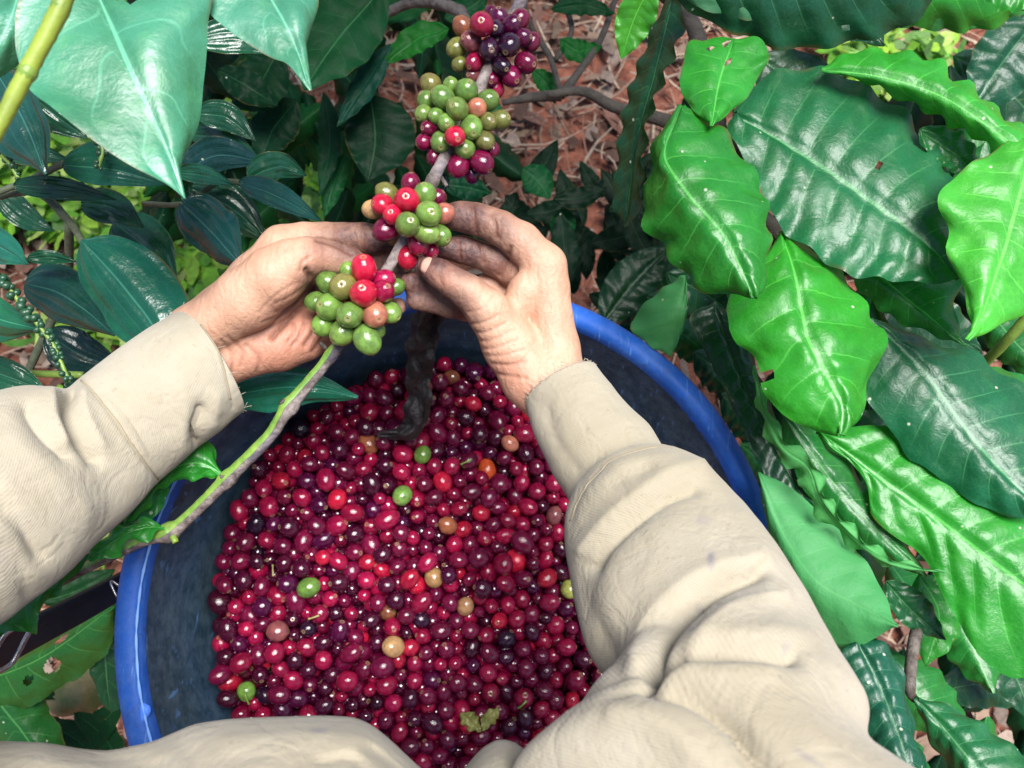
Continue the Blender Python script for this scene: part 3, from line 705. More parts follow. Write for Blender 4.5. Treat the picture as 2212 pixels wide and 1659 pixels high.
stem(bush, [(2240, 660, .56), (2170, 740, .58), (2110, 800, .62)], .0038, 'green_stem')
stem(bush, [(1990, 1330, .57), (1972, 1400, .555), (1966, 1490, .53), (1985, 1518, .52)], [.0042, .0042, .0035, .002], 'bark', 'twig')
stem(bush, [(1180, 205, .80), (1260, 198, .80), (1330, 232, .80), (1440, 262, .78), (1600, 320, .76), (1850, 420, .78), (2000, 700, .85), (1980, 900, .95), (1960, 1020, 1.25)], [.0035, .005, .006, .007, .009, .012, .014, .016, .02], 'dark_bark', 'trunk')
stem(bush, [(1420, -30, .78), (1500, 60, .75), (1540, 240, .72), (1600, 420, .74), (1900, 700, .84)], .008, 'dark_bark', 'limb')

# pepper vine on the left
vine = empty('pepper_vine', P(200, 500, .8), 'black pepper vine with dark oval leaves and hanging green spikes at left', 'vine')
Lp = lambda *a, **k: leaf(vine, *a, kind='pepper', **{**dict(rip=(.0010, 2), quilt=.0014, jag=.006), **k})
PD = (.011, .056, .030); PT = (.014, .070, .055); PL = (.06, .23, .15)  # PL is a pale leaf colour with sky sheen painted in
Lp([(190, -60), (265, 110), (330, 255), (372, 350), (396, 430)], [(440, -40), (449, 60), (441, 170), (430, 250), (408, 315), (390, 362)], [(60, -30), (30, 80), (62, 190), (120, 245), (185, 292), (252, 335), (325, 378), (362, 402)], d=(.36, .345), f=(.022, -.010), mat='pepper_pale', pin=True, N=4, sweep=1.5, col=(.060, .23, .14), holes=[(.16, -.48, .035, .2), (.20, -.40, .02, .1), (.03, -.35, .02, .25)], rip=(.002, 2), arch=.006, ns=64, nt=18, label='large pale pepper leaf with sky sheen painted in, at the top left')
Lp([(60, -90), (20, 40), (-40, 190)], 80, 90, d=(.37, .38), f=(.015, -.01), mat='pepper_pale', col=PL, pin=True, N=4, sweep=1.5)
Lp([(545, -70), (605, 30), (645, 115), (669, 196)], [(650, -60), (682, 0), (676, 70), (664, 130)], [(455, -40), (450, 22), (482, 56), (560, 96), (612, 122), (640, 162)], d=(.385, .37), f=(.014, -.004), mat='pepper_pale', pin=True, N=4, sweep=1.5, col=(.060, .23, .15), rip=(.002, 2), ns=54, label='pale pointed pepper leaf with sky sheen painted in, at the top')
Lp([(420, 85), (520, 80), (640, 110)], 40, 40, d=(.48, .50), col=(.018, .085, .05))
Lp([(-30, 120), (45, 250), (98, 376)], [(60, 170), (95, 250), (104, 320)], [(-40, 230), (0, 320), (50, 350)], d=(.46, .45), f=(.01, .01), col=(.014, .060, .055))
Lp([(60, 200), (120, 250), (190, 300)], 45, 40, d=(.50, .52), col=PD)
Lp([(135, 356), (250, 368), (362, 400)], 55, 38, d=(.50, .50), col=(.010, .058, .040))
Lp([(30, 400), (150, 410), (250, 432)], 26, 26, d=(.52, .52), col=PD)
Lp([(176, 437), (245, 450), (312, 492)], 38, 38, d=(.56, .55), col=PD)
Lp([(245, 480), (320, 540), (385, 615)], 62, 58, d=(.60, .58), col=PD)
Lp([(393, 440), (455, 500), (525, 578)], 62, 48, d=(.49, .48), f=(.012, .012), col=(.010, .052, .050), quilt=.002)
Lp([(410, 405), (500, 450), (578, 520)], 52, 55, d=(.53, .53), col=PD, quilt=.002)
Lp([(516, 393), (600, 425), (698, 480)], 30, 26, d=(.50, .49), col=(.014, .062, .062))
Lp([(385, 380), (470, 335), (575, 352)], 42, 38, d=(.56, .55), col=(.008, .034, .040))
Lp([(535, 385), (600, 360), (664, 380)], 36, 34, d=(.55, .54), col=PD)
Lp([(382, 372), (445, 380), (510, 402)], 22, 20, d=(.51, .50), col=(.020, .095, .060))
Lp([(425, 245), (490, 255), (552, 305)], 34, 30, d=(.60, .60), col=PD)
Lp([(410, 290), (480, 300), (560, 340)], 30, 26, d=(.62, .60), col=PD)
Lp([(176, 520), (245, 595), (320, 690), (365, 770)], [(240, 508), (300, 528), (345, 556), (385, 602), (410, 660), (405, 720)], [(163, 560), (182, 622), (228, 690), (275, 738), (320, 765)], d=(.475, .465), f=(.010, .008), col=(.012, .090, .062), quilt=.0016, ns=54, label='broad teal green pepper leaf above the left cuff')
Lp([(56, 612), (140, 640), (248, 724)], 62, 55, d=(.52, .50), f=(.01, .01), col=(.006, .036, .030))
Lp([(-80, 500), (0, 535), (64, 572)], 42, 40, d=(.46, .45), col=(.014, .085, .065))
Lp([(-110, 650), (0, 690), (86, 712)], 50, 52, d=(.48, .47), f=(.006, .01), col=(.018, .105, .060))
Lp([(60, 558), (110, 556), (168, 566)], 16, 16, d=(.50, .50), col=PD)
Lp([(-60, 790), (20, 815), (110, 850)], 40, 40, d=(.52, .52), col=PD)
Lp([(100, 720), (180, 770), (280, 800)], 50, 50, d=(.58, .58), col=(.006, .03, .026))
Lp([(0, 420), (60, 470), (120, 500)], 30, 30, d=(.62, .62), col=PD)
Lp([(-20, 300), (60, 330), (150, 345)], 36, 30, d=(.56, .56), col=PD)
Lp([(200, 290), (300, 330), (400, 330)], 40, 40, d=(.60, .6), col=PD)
Lp([(480, 858), (600, 838), (690, 840), (773, 858)], 46, 46, d=(.505, .50), f=(.006, .008), col=(.022, .150, .110), ns=50, label='flat teal pepper leaf under the left hand')
Lp([(140, 820), (230, 860), (330, 870)], 50, 50, d=(.62, .62), col=PD)
stem(vine, [(150, -40, .285), (128, 25, .285), (62, 150, .285), (10, 250, .285), (-40, 340, .285)], [.0030, .0033, .0030, .0028, .0028], 'yellow_stem', 'young_shoot', 40)
for (nx_, ny_) in ((132, 14), (60, 156)):
    V, F, _ = tube([P(nx_ + 7, ny_ - 12, .285), P(nx_, ny_, .285), P(nx_ - 7, ny_ + 12, .285)], [.0029, .0034, .0029], 10, 9)
    mesh_obj('node', V, F, M['green_stem'], vine)
stem(vine, [(-20, 425, .54), (80, 415, .54), (150, 480, .53), (178, 522, .49)], [.003, .003, .0026, .0022], 'vine_stem')
stem(vine, [(-20, 420, .53), (50, 395, .53), (100, 372, .52), (140, 352, .51)], .0022, 'vine_stem')
stem(vine, [(150, 480, .53), (140, 620, .58), (60, 805, .60), (20, 900, .62)], .0030, 'vine_stem')
stem(vine, [(310, 440, .56), (395, 440, .52), (470, 395, .52), (530, 395, .51)], .0018, 'vine_stem')
stem(vine, [(60, 806, .54), (100, 808, .54), (180, 810, .54)], .0024, 'green_stem')
def spike(path, n, rpx, d0):
    core = catmull(path, n)
    s_ = stem(vine, [(x, y, d0) for x, y in path], .0012, 'green_stem', 'pepper_spike')
    proto = None
    for i, (x, y) in enumerate(core):
        for k in range(3 if i < n * .55 else 2):
            if i > n * .4 and random.random() < .3: continue
            a = random.uniform(0, 6.28); rr_ = rpx * K * d0 * random.uniform(.7, 1.12) * (1 if i < n * .6 else .75)
            loc = P(x, y, d0) + AX_R * math.cos(a) * rr_ * 1.05 + AX_F * math.sin(a) * rr_ * 1.05 + AX_U * random.uniform(-.5, .5) * rr_
            if proto is None:
                V = []; 
                for u in range(9):
                    for k2 in range(12):
                        ph = math.pi * u / 8; V.append((math.sin(ph) * math.cos(k2 * math.pi / 6), math.sin(ph) * math.sin(k2 * math.pi / 6), math.cos(ph) * (1.05 if u else 1.2)))
                proto = bpy.data.meshes.new('peppercorn'); proto.from_pydata(V, [], [f[::-1] for f in grid_faces(9, 12, True)]); proto.shade_smooth(); proto.materials.append(M['pepper_berry'])
            o = bpy.data.objects.new('peppercorn', proto); C.objects.link(o); o.scale = (rr_,) * 3; o.rotation_euler = (random.uniform(0, 3), random.uniform(0, 3), 0)
            put(o, loc, s_)
spike([(2, 595), (40, 650), (85, 705), (115, 745), (135, 790), (150, 825)], 26, 8.5, .46)
spike([(205, 292), (222, 322), (212, 362)], 9, 7, .485)
spike([(2, 335), (20, 352), (40, 385)], 8, 6, .47)

# ------------------------------------------------------------------ background shrubs (shade painted into the dark leaf colours)
shrub = empty('coffee_shrub', P(760, 200, 1.2), 'shaded coffee shrub with dark leaves behind the fruiting branch', 'shrub')
Ls = lambda *a, **k: leaf(shrub, *a, **{**dict(ns=40, nt=9, N=7, quilt=.0012, mat='coffee_far'), **k})
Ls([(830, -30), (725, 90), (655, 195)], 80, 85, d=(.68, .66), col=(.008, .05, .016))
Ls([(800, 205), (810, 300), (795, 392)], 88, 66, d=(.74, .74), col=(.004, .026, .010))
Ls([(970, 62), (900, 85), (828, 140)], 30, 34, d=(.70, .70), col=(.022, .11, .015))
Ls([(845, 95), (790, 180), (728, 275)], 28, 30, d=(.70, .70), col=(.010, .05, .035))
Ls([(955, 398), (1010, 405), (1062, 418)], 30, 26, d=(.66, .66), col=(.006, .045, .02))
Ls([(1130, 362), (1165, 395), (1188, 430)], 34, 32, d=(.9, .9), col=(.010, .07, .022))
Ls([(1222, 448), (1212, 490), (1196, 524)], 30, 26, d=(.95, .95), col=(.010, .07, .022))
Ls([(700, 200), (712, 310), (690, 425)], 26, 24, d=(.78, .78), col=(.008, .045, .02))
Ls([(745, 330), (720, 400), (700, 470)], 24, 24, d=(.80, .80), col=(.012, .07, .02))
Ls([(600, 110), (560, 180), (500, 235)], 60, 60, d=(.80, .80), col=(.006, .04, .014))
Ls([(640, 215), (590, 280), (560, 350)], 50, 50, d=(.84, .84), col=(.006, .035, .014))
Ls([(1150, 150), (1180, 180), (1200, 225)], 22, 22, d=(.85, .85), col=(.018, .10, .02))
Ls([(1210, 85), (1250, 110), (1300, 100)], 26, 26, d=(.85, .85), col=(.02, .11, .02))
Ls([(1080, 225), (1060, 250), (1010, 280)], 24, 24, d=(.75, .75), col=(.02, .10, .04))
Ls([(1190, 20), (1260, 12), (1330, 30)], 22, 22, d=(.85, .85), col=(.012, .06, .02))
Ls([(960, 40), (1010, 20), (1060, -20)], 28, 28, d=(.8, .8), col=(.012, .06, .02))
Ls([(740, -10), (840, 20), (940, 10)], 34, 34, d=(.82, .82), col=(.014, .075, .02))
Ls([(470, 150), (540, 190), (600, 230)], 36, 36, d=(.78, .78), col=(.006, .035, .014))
for k in range(85):  # filler leaves, their dark colours painting the shade behind the branch
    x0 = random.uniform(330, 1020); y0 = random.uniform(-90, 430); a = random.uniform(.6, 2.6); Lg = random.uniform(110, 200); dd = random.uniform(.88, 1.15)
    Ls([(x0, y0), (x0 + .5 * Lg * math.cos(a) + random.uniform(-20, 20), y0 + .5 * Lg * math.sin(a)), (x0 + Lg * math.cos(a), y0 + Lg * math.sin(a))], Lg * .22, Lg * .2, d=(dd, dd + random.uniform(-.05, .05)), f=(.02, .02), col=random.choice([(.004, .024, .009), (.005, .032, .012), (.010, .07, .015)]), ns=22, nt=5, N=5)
for k in range(75):  # near-black filler leaves that paint shade over the ground here
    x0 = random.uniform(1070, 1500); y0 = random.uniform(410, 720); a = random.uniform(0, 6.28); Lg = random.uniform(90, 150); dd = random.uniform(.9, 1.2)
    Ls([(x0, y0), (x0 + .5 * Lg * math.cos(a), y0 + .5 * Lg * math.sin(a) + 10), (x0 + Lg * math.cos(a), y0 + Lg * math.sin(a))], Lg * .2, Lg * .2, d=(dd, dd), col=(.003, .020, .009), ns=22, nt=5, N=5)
stem(shrub, [(1085, 222, .82), (1150, 210, .82), (1212, 206, .82)], [.003, .005, .006], 'dark_bark', 'limb')
stem(shrub, [(1212, 206, .82), (1255, 150, .84), (1300, 80, .86), (1335, -20, .88)], [.005, .004, .0035, .003], 'dark_bark', 'twig')
stem(shrub, [(1212, 206, .82), (1190, 130, .84), (1150, 60, .86), (1130, 0, .86)], .003, 'dark_bark', 'twig')
stem(shrub, [(1200, 130, .85), (1235, 60, .87), (1200, -30, .9)], .003, 'dark_bark', 'twig')
stem(shrub, [(1010, 55, .75), (985, 20, .76), (900, 5, .78), (830, 30, .8)], [.006, .006, .005, .005], 'bark', 'limb')
stem(shrub, [(830, 30, .8), (760, 150, .9), (740, 320, 1.05), (735, 420, 1.3)], .007, 'dark_bark', 'trunk')

# tree added out of view, its crown shaped to shade the background
tree = empty('added_shade_tree', (-.35, 2.3, 0), 'unseen tree added to shade the plants beyond the hands', 'tree')
V, F, _ = tube([(-.35, 2.3, -.1), (-.33, 2.28, 1.2), (-.25, 2.1, 2.2), (-.1, 1.8, 2.9)], [.085, .07, .05, .03], 12, 24, bump=.05)
mesh_obj('trunk', V, F, M['dark_bark'], tree)
for e in ((-.3, .8, 2.15), (.45, .75, 2.2), (.0, 1.3, 2.25)):
    V, F, _ = tube([(-.25, 2.1, 2.2), (e[0] * .5 - .12, (e[1] + 2.1) / 2, 2.3), e], [.028, .018, .006], 8, 16, bump=.05)
    mesh_obj('limb', V, F, M['dark_bark'], tree)
V = []; F = []; CO = []
while len(F) < 2 * 1500:
    a, b = random.uniform(-.75, .95), random.uniform(.45, 1.95)
    inside = (-.62 < a < .28 and b > .52) or (.2 < a < .95 and .62 < b < .98)  # outline leaves gaps where sunlight should reach the ground
    if not inside and random.random() < .93: continue
    z = random.uniform(1.8, 2.2); Lg = random.uniform(.07, .14); th = random.uniform(0, 6.28); dx, dy = math.cos(th), math.sin(th); wv_ = Lg * .24; dr_ = random.uniform(-.6, .2) * Lg; rl = random.uniform(-.3, .3) * wv_
    k = len(V)
    V += [(a, b, z), (a + dx * Lg * .5 - dy * wv_, b + dy * Lg * .5 + dx * wv_, z + dr_ * .4 + rl), (a + dx * Lg * .5, b + dy * Lg * .5, z + dr_ * .4 - .004), (a + dx * Lg * .5 + dy * wv_, b + dy * Lg * .5 - dx * wv_, z + dr_ * .4 - rl), (a + dx * Lg, b + dy * Lg, z + dr_)]
    F += [(k, k + 2, k + 4, k + 1), (k, k + 3, k + 4, k + 2)]; CO += [random.choice([(.02, .09, .02), (.03, .12, .02), (.015, .07, .02)])] * 5
o = mesh_obj('crown', V, F, M['weed'], tree, attrs={'col': np.array(CO)}, smooth=False); o['kind'] = 'stuff'

# low plant and stone at the lower left
low = empty('low_broadleaf_plant', P(120, 1520, .95), 'low broad-leaved plant with insect-eaten leaves at the lower left', 'plant')
leaf(low, [(-60, 1480), (90, 1420), (245, 1310)], [(20, 1420), (120, 1365), (200, 1310)], [(0, 1540), (110, 1500), (200, 1440), (246, 1380)], d=(.72, .70), f=(.02, .02), col=(.035, .11, .012), N=7, holes=[(.5, .35, .05, .2), (.62, -.3, .05, .18), (.35, .4, .03, .12)], jag=.08, ns=90, nt=24)
leaf(low, [(-40, 1460), (30, 1560), (120, 1680)], [(60, 1470), (120, 1560), (150, 1640)], [(-60, 1560), (0, 1660)], d=(.72, .74), f=(.02, .02), col=(.02, .085, .012), N=7, jag=.05)
leaf(low, [(250, 1290), (225, 1420), (240, 1540)], [(290, 1350), (300, 1450), (270, 1520)], [(190, 1360), (200, 1460), (222, 1520)], d=(.72, .74), col=(.012, .055, .010), N=7)
for m_ in ([(80, 1560), (150, 1590), (230, 1650)], [(260, 1520), (200, 1580), (120, 1640)], [(60, 1260), (140, 1250), (230, 1250)], [(90, 1300), (170, 1275), (250, 1230)], [(-20, 1440), (60, 1480), (150, 1500)], [(160, 1540), (230, 1600), (260, 1680)]):
    leaf(low, m_, 34, 32, d=(.84, .86), col=(.007, .035, .008), N=5, ns=24, nt=6, mat='coffee_far')
stem(low, [(-60, 1480, .72), (-20, 1600, .85), (20, 1700, 1.05)], .003, 'green_stem')
V = []
for i in range(15):
    for k in range(20):
        ph = math.pi * i / 14; a = 2 * math.pi * k / 20
        v = np.array([math.sin(ph) * math.cos(a) * 1.15, math.sin(ph) * math.sin(a) * .95, math.cos(ph) * .9])
        V.append(P(170, 1485, .88) + v * .030 * (1 + .22 * mnoise.noise(v * 1.8)))
tag(mesh_obj('stone', V, [f[::-1] for f in grid_faces(15, 20, True)], simple('mossy_stone', (.26, .20, .10), .9, .5, 40, .6, .004, col2=(.10, .13, .04))), 'rounded mossy brown stone under the leaves at lower left', 'stone')

# ------------------------------------------------------------------ fruiting branch
branch = empty('coffee_branch', P(850, 560, .455), 'coffee branch bearing four clusters of green and red cherries between the hands', 'branch')
bp = [(1140, -30, .495), (1095, 70, .49), (1050, 160, .470), (1000, 270, .474), (955, 350, .458), (930, 400, .458), (872, 520, .446), (835, 585, .446), (790, 660, .452), (735, 740, .450), (690, 800, .452), (622, 882, .450), (580, 945, .452), (490, 1035, .456), (420, 1105, .46), (365, 1150, .462), (300, 1172, .466), (150, 1245, .475), (20, 1320, .49)]
br_ = [.0040, .0040, .0036, .0035, .0034, .0034, .0032, .0032, .0030, .0031, .0034, .0040, .0037, .0040, .0037, .0042, .0035, .0032, .003]
pts = catmull3([P(*p) for p in bp], 150)
rad = np.interp(np.linspace(0, 1, 150), np.linspace(0, 1, len(bp)), br_)
ppx = w2px(pts)
for (nx_, ny_, am) in ((708, 762, .0010), (625, 880, .0016), (490, 1035, .0012), (365, 1150, .0020), (935, 392, .0008)):
    rad += am * np.exp(-(np.hypot(ppx[:, 0] - nx_, ppx[:, 1] - ny_) / 16) ** 2)
V, F, UV = tube(pts, rad, 14, bump=.03)
# green strip down the upper left flank of the younger, lower wood
rel = V - np.repeat(pts, 14, axis=0); rel /= np.linalg.norm(rel, axis=1)[:, None]
flank = rel @ (-.80 * AX_R + .55 * AX_U - .25 * AX_F)
sv = np.repeat(np.linspace(0, 1, 150), 14); i_g = np.interp(np.repeat(ppx[:, 1], 14), [560, 740, 780], [0, .2, 1])
green = np.clip((flank - .12) * 1.5 + .3, 0, 1) * (flank > -.1) * i_g; green = np.where(np.repeat(ppx[:, 1], 14) < 730, green * .5, green)
mesh_obj('stem', V, F, M['branch'], branch, uv={'vein': UV}, attrs={'green': green})
def stub(x, y, d, dx, dy, r, L_, mat='bark'):
    V, F, _ = tube([P(x, y, d), P(x + dx * .6, y + dy * .6, d - .002), P(x + dx, y + dy, d - .003)], [r, r * .9, r * .8], 9, 8, bump=.06)
    mesh_obj('twig_stub', V, F, M[mat], branch)
stub(622, 880, .450, -14, -14, .0026, 0); stub(712, 760, .452, 22, 4, .0016, 0); stub(705, 752, .452, -14, -12, .0014, 0)
stub(488, 1036, .455, -8, -10, .0022, 0); stub(370, 1150, .460, 10, 22, .0022, 0, 'green_stem'); stub(945, 372, .465, 20, 30, .0014, 0)
leaf(branch, [(486, 1030), (440, 1003), (385, 1008), (325, 1062), (270, 1130)], [(470, 1000), (455, 955), (440, 940), (395, 955), (330, 1010)], [(440, 1032), (400, 1035), (352, 1052), (310, 1110)], d=(.456, .448), f=(.012, .004), col=(.05, .24, .025), N=6, quilt=.002)
leaf(branch, [(360, 1140), (310, 1140), (250, 1165), (190, 1205)], [(310, 1122), (250, 1140), (200, 1180)], [(320, 1165), (262, 1182), (240, 1200), (205, 1212)], d=(.458, .448), f=(.004, -.004), col=(.045, .21, .025), N=8, rip=(.004, 3), quilt=.001)
leaf(branch, [(200, 1190), (120, 1250), (40, 1310), (-60, 1380)], [(140, 1215), (60, 1270), (-40, 1330)], [(170, 1235), (136, 1262), (130, 1286), (98, 1298), (84, 1330), (80, 1370), (52, 1366), (20, 1362), (-20, 1390)], d=(.455, .440), f=(.004, .0), col=(.035, .19, .025), N=8, rip=(.003, 4), quilt=.001)
leaf(branch, [(440, 940), (470, 915), (500, 905)], 10, 10, d=(.47, .47), col=MD, N=4)
leaf(branch, [(952, 372), (962, 395), (952, 420)], 9, 9, d=(.468, .468), col=(.01, .03, .05), N=3, quilt=.0003)
leaf(branch, [(360, 1010), (300, 1090), (210, 1150)], 44, 40, d=(.478, .47), col=(.02, .13, .02), N=6)

# cherry clusters, one object per cherry
k3 = lambda L_: [(732.2 + .3505 * x, .3505 * y, r * .3505, c) for x, y, r, c in L_]
k1 = lambda L_: [(344.6 + .4478 * x, 387.6 + .4478 * y, r * .4478, c) for x, y, r, c in L_]
clusters = [
 (.482, 'top cluster', k3([(880,150,70,'crimson'),(985,115,60,'purple'),(1115,122,58,'wine'),(765,165,58,'brown'),(815,255,60,'mauve'),(965,180,54,'black'),(1060,155,56,'purple'),(925,305,66,'black'),(1050,275,66,'black'),(1135,232,54,'purple'),(1180,262,54,'wine'),(730,295,57,'olive'),(830,385,52,'crimson'),(745,395,48,'olive'),(1150,387,63,'wine'),(1000,402,52,'black'),(1055,468,62,'wine'),(965,545,52,'crimson'),(830,465,46,'mauve'),(940,485,46,'wine'),(940,80,40,'purple')])),
 (.474, 'second cluster', k3([(565,515,58,'olive'),(640,600,70,'green'),(785,560,68,'green'),(545,625,60,'green'),(730,670,66,'green'),(915,620,64,'green'),(850,665,56,'pink'),(600,715,48,'green'),(520,700,52,'green'),(660,755,52,'green'),(815,785,68,'green'),(920,750,53,'olive'),(990,740,58,'olive'),(715,840,60,'red'),(625,875,62,'green'),(775,915,62,'green'),(895,865,56,'olive'),(525,875,48,'wine'),(555,790,48,'wine'),(590,965,48,'wine'),(735,1022,66,'wine'),(880,1000,69,'wine'),(820,1075,48,'purple'),(945,920,44,'wine'),(690,525,46,'green')])),
 (.450, 'third cluster', k1([(1100,70,50,'olive'),(1195,100,58,'red'),(1280,70,52,'green'),(1075,122,50,'red'),(1125,170,46,'red'),(1030,145,46,'tan'),(1300,165,60,'green'),(1370,165,47,'pink'),(1095,240,53,'wine'),(1197,218,57,'green'),(1285,255,53,'green'),(1355,270,49,'green'),(1250,310,52,'crimson'),(1195,375,50,'red'),(1210,20,46,'wine'),(1300,335,42,'crimson'),(1335,90,40,'wine')])),
 (.446, 'lowest cluster', k1([(985,432,61,'red'),(985,550,63,'red'),(1080,485,50,'crimson'),(1078,540,50,'crimson'),(885,517,63,'olive'),(820,500,52,'green'),(915,440,42,'green'),(760,590,48,'green'),(822,615,62,'green'),(920,652,62,'green'),(1040,652,60,'pink'),(1110,640,50,'green'),(790,702,54,'green'),(885,737,61,'green'),(1002,772,61,'green'),(1045,722,44,'green'),(1138,520,40,'green')])),
]
for d0, cname, items in clusters:
    it = np.array([(a, b, c) for a, b, c, _ in items]); cen = it[:, :2].mean(0)
    rr = np.hypot(*(it[:, :2] - cen).T); Rm = rr.max() + 6
    dep = d0 - np.sqrt(np.maximum(Rm ** 2 - rr ** 2, 0)) * K * d0 * .62 + (22 - it[:, 2] ) * K * d0 * 1.6
    r3 = it[:, 2] * K * d0
    for _ in range(80):
        for i in range(len(it)):
            for j in range(i):
                dxy = np.hypot(*(it[i, :2] - it[j, :2])) * K * d0; need = (r3[i] + r3[j]) * .96
                if dxy < need:
                    dz = math.sqrt(need ** 2 - dxy ** 2); cur = dep[i] - dep[j]
                    if abs(cur) < dz:
                        s_ = (dz - abs(cur)) * .25 * (1 if cur >= 0 else -1); dep[i] += s_; dep[j] -= s_
    cw = P(cen[0], cen[1], d0 + .004)
    for (x, y, r, cl), dd in zip(items, dep):
        loc = P(x, y, dd); ax = (loc - cw); ax = ax / (np.linalg.norm(ax) + 1e-9) + rng.normal(size=3) * .25
        cherry('cherry', loc, r * K * dd * 1.07, cl, ax, branch)
    for k in range(7):   # fruit on the far side of the stem
        a = random.uniform(0, 6.28); rr_ = Rm * random.uniform(.15, .55)
        loc = P(cen[0] + rr_ * math.cos(a), cen[1] + rr_ * math.sin(a), dep.max() + random.uniform(.004, .010)); ax = loc - cw
        cherry('cherry', loc, .0068, random.choice([c for *_, c in items]), ax, branch)

# ------------------------------------------------------------------ the person: hands modelled as blended round limbs
def surface_nets(f, org, h):
    nx, ny, nz = f.shape; s = f < 0
    c = np.zeros((nx - 1, ny - 1, nz - 1), np.int8)
    for a in (0, 1):
        for b in (0, 1):
            for d_ in (0, 1): c += s[a:nx - 1 + a, b:ny - 1 + b, d_:nz - 1 + d_]
    act = (c > 0) & (c < 8); ids = np.full(act.shape, -1, np.int64); I = np.argwhere(act); ids[act] = np.arange(len(I))
    acc = np.zeros((len(I), 3)); cnt = np.zeros(len(I))
    corners = [(a, b, d_) for a in (0, 1) for b in (0, 1) for d_ in (0, 1)]
    vals = {k: f[I[:, 0] + k[0], I[:, 1] + k[1], I[:, 2] + k[2]] for k in corners}
    for k in corners:
        for ax in range(3):
            if k[ax] == 0:
                k2 = list(k); k2[ax] = 1; k2 = tuple(k2); a, b = vals[k], vals[k2]; m = (a < 0) != (b < 0)
                t = np.where(m, a / np.where(m, a - b, 1), 0); p = np.array(k, float)[None, :].repeat(len(I), 0); p[:, ax] += t
                acc[m] += p[m]; cnt[m] += 1
    V = (I + acc / np.maximum(cnt, 1)[:, None]) * h + org
    F = []
    for ax in range(3):
        o1, o2 = [(1, 2), (2, 0), (0, 1)][ax]
        sl = [slice(1, -1)] * 3; sl[ax] = slice(0, -1)
        sl2 = [slice(1, -1)] * 3; sl2[ax] = slice(1, None)
        a, b = s[tuple(sl)], s[tuple(sl2)]
        E_ = np.argwhere(a != b); 
        if not len(E_): continue
        st = a[E_[:, 0], E_[:, 1], E_[:, 2]]
        e = E_.copy(); e[:, o1] += 1; e[:, o2] += 1
        def cid(d1, d2):
            q = e.copy(); q[:, o1] += d1; q[:, o2] += d2; return ids[q[:, 0], q[:, 1], q[:, 2]]
        Q = np.stack([cid(-1, -1), cid(0, -1), cid(0, 0), cid(-1, 0)], 1)
        Q[~st] = Q[~st][:, ::-1]; F.append(Q)
    return V, np.vstack(F)
def sdf_mesh(chains, h, kk):
    """chains: list of lists of (cam xyz, radius); round cones joined with a smooth minimum"""
    allp = np.array([np.concatenate([p, [r]]) for ch in chains for p, r in ch])
    lo = (allp[:, :3] - allp[:, 3:]).min(0) - 3 * h - .004; hi = (allp[:, :3] + allp[:, 3:]).max(0) + 3 * h + .004
    n = np.ceil((hi - lo) / h).astype(int) + 1
    f = np.full(n, .02, np.float32)
    for ch in chains:
        k = kk
        for (a, ra), (b, rb) in zip(ch[:-1], ch[1:]):
            m = max(ra, rb) + .012
            i0 = np.maximum(((np.minimum(a, b) - m - lo) / h).astype(int), 0); i1 = np.minimum(((np.maximum(a, b) + m - lo) / h).astype(int) + 2, n)
            gxx = (lo[0] + h * np.arange(i0[0], i1[0]))[:, None, None].astype(np.float32); gyy = (lo[1] + h * np.arange(i0[1], i1[1]))[None, :, None].astype(np.float32); gzz = (lo[2] + h * np.arange(i0[2], i1[2]))[None, None, :].astype(np.float32)
            ab = b - a; L2 = ab @ ab
            t = np.clip(((gxx - a[0]) * ab[0] + (gyy - a[1]) * ab[1] + (gzz - a[2]) * ab[2]) / L2, 0, 1)
            d_ = np.sqrt((gxx - a[0] - t * ab[0]) ** 2 + (gyy - a[1] - t * ab[1]) ** 2 + (gzz - a[2] - t * ab[2]) ** 2) - (ra + t * (rb - ra))
            sub = f[i0[0]:i1[0], i0[1]:i1[1], i0[2]:i1[2]]
            hh = np.maximum(k - np.abs(sub - d_), 0) / k
            f[i0[0]:i1[0], i0[1]:i1[1], i0[2]:i1[2]] = np.minimum(sub, d_) - hh * hh * k * .25
    V, Q = surface_nets(f, lo, h)
    for _ in range(2):
        acc = np.zeros_like(V); cnt = np.zeros(len(V))
        for k in range(4):
            np.add.at(acc, Q[:, k], V[Q[:, (k + 1) % 4]]); np.add.at(acc, Q[:, k], V[Q[:, (k + 3) % 4]]); np.add.at(cnt, Q[:, k], 2)
        V = V * .5 + acc / np.maximum(cnt, 1)[:, None] * .5
    return V, Q
def H(x, y, mm, r, d0=.45):
    X, Y = 344.6 + .4478 * x, 387.6 + .4478 * y; d_ = d0 + mm / 1000
    return (PC(X, Y, d_), r * .4478 * K * d_)
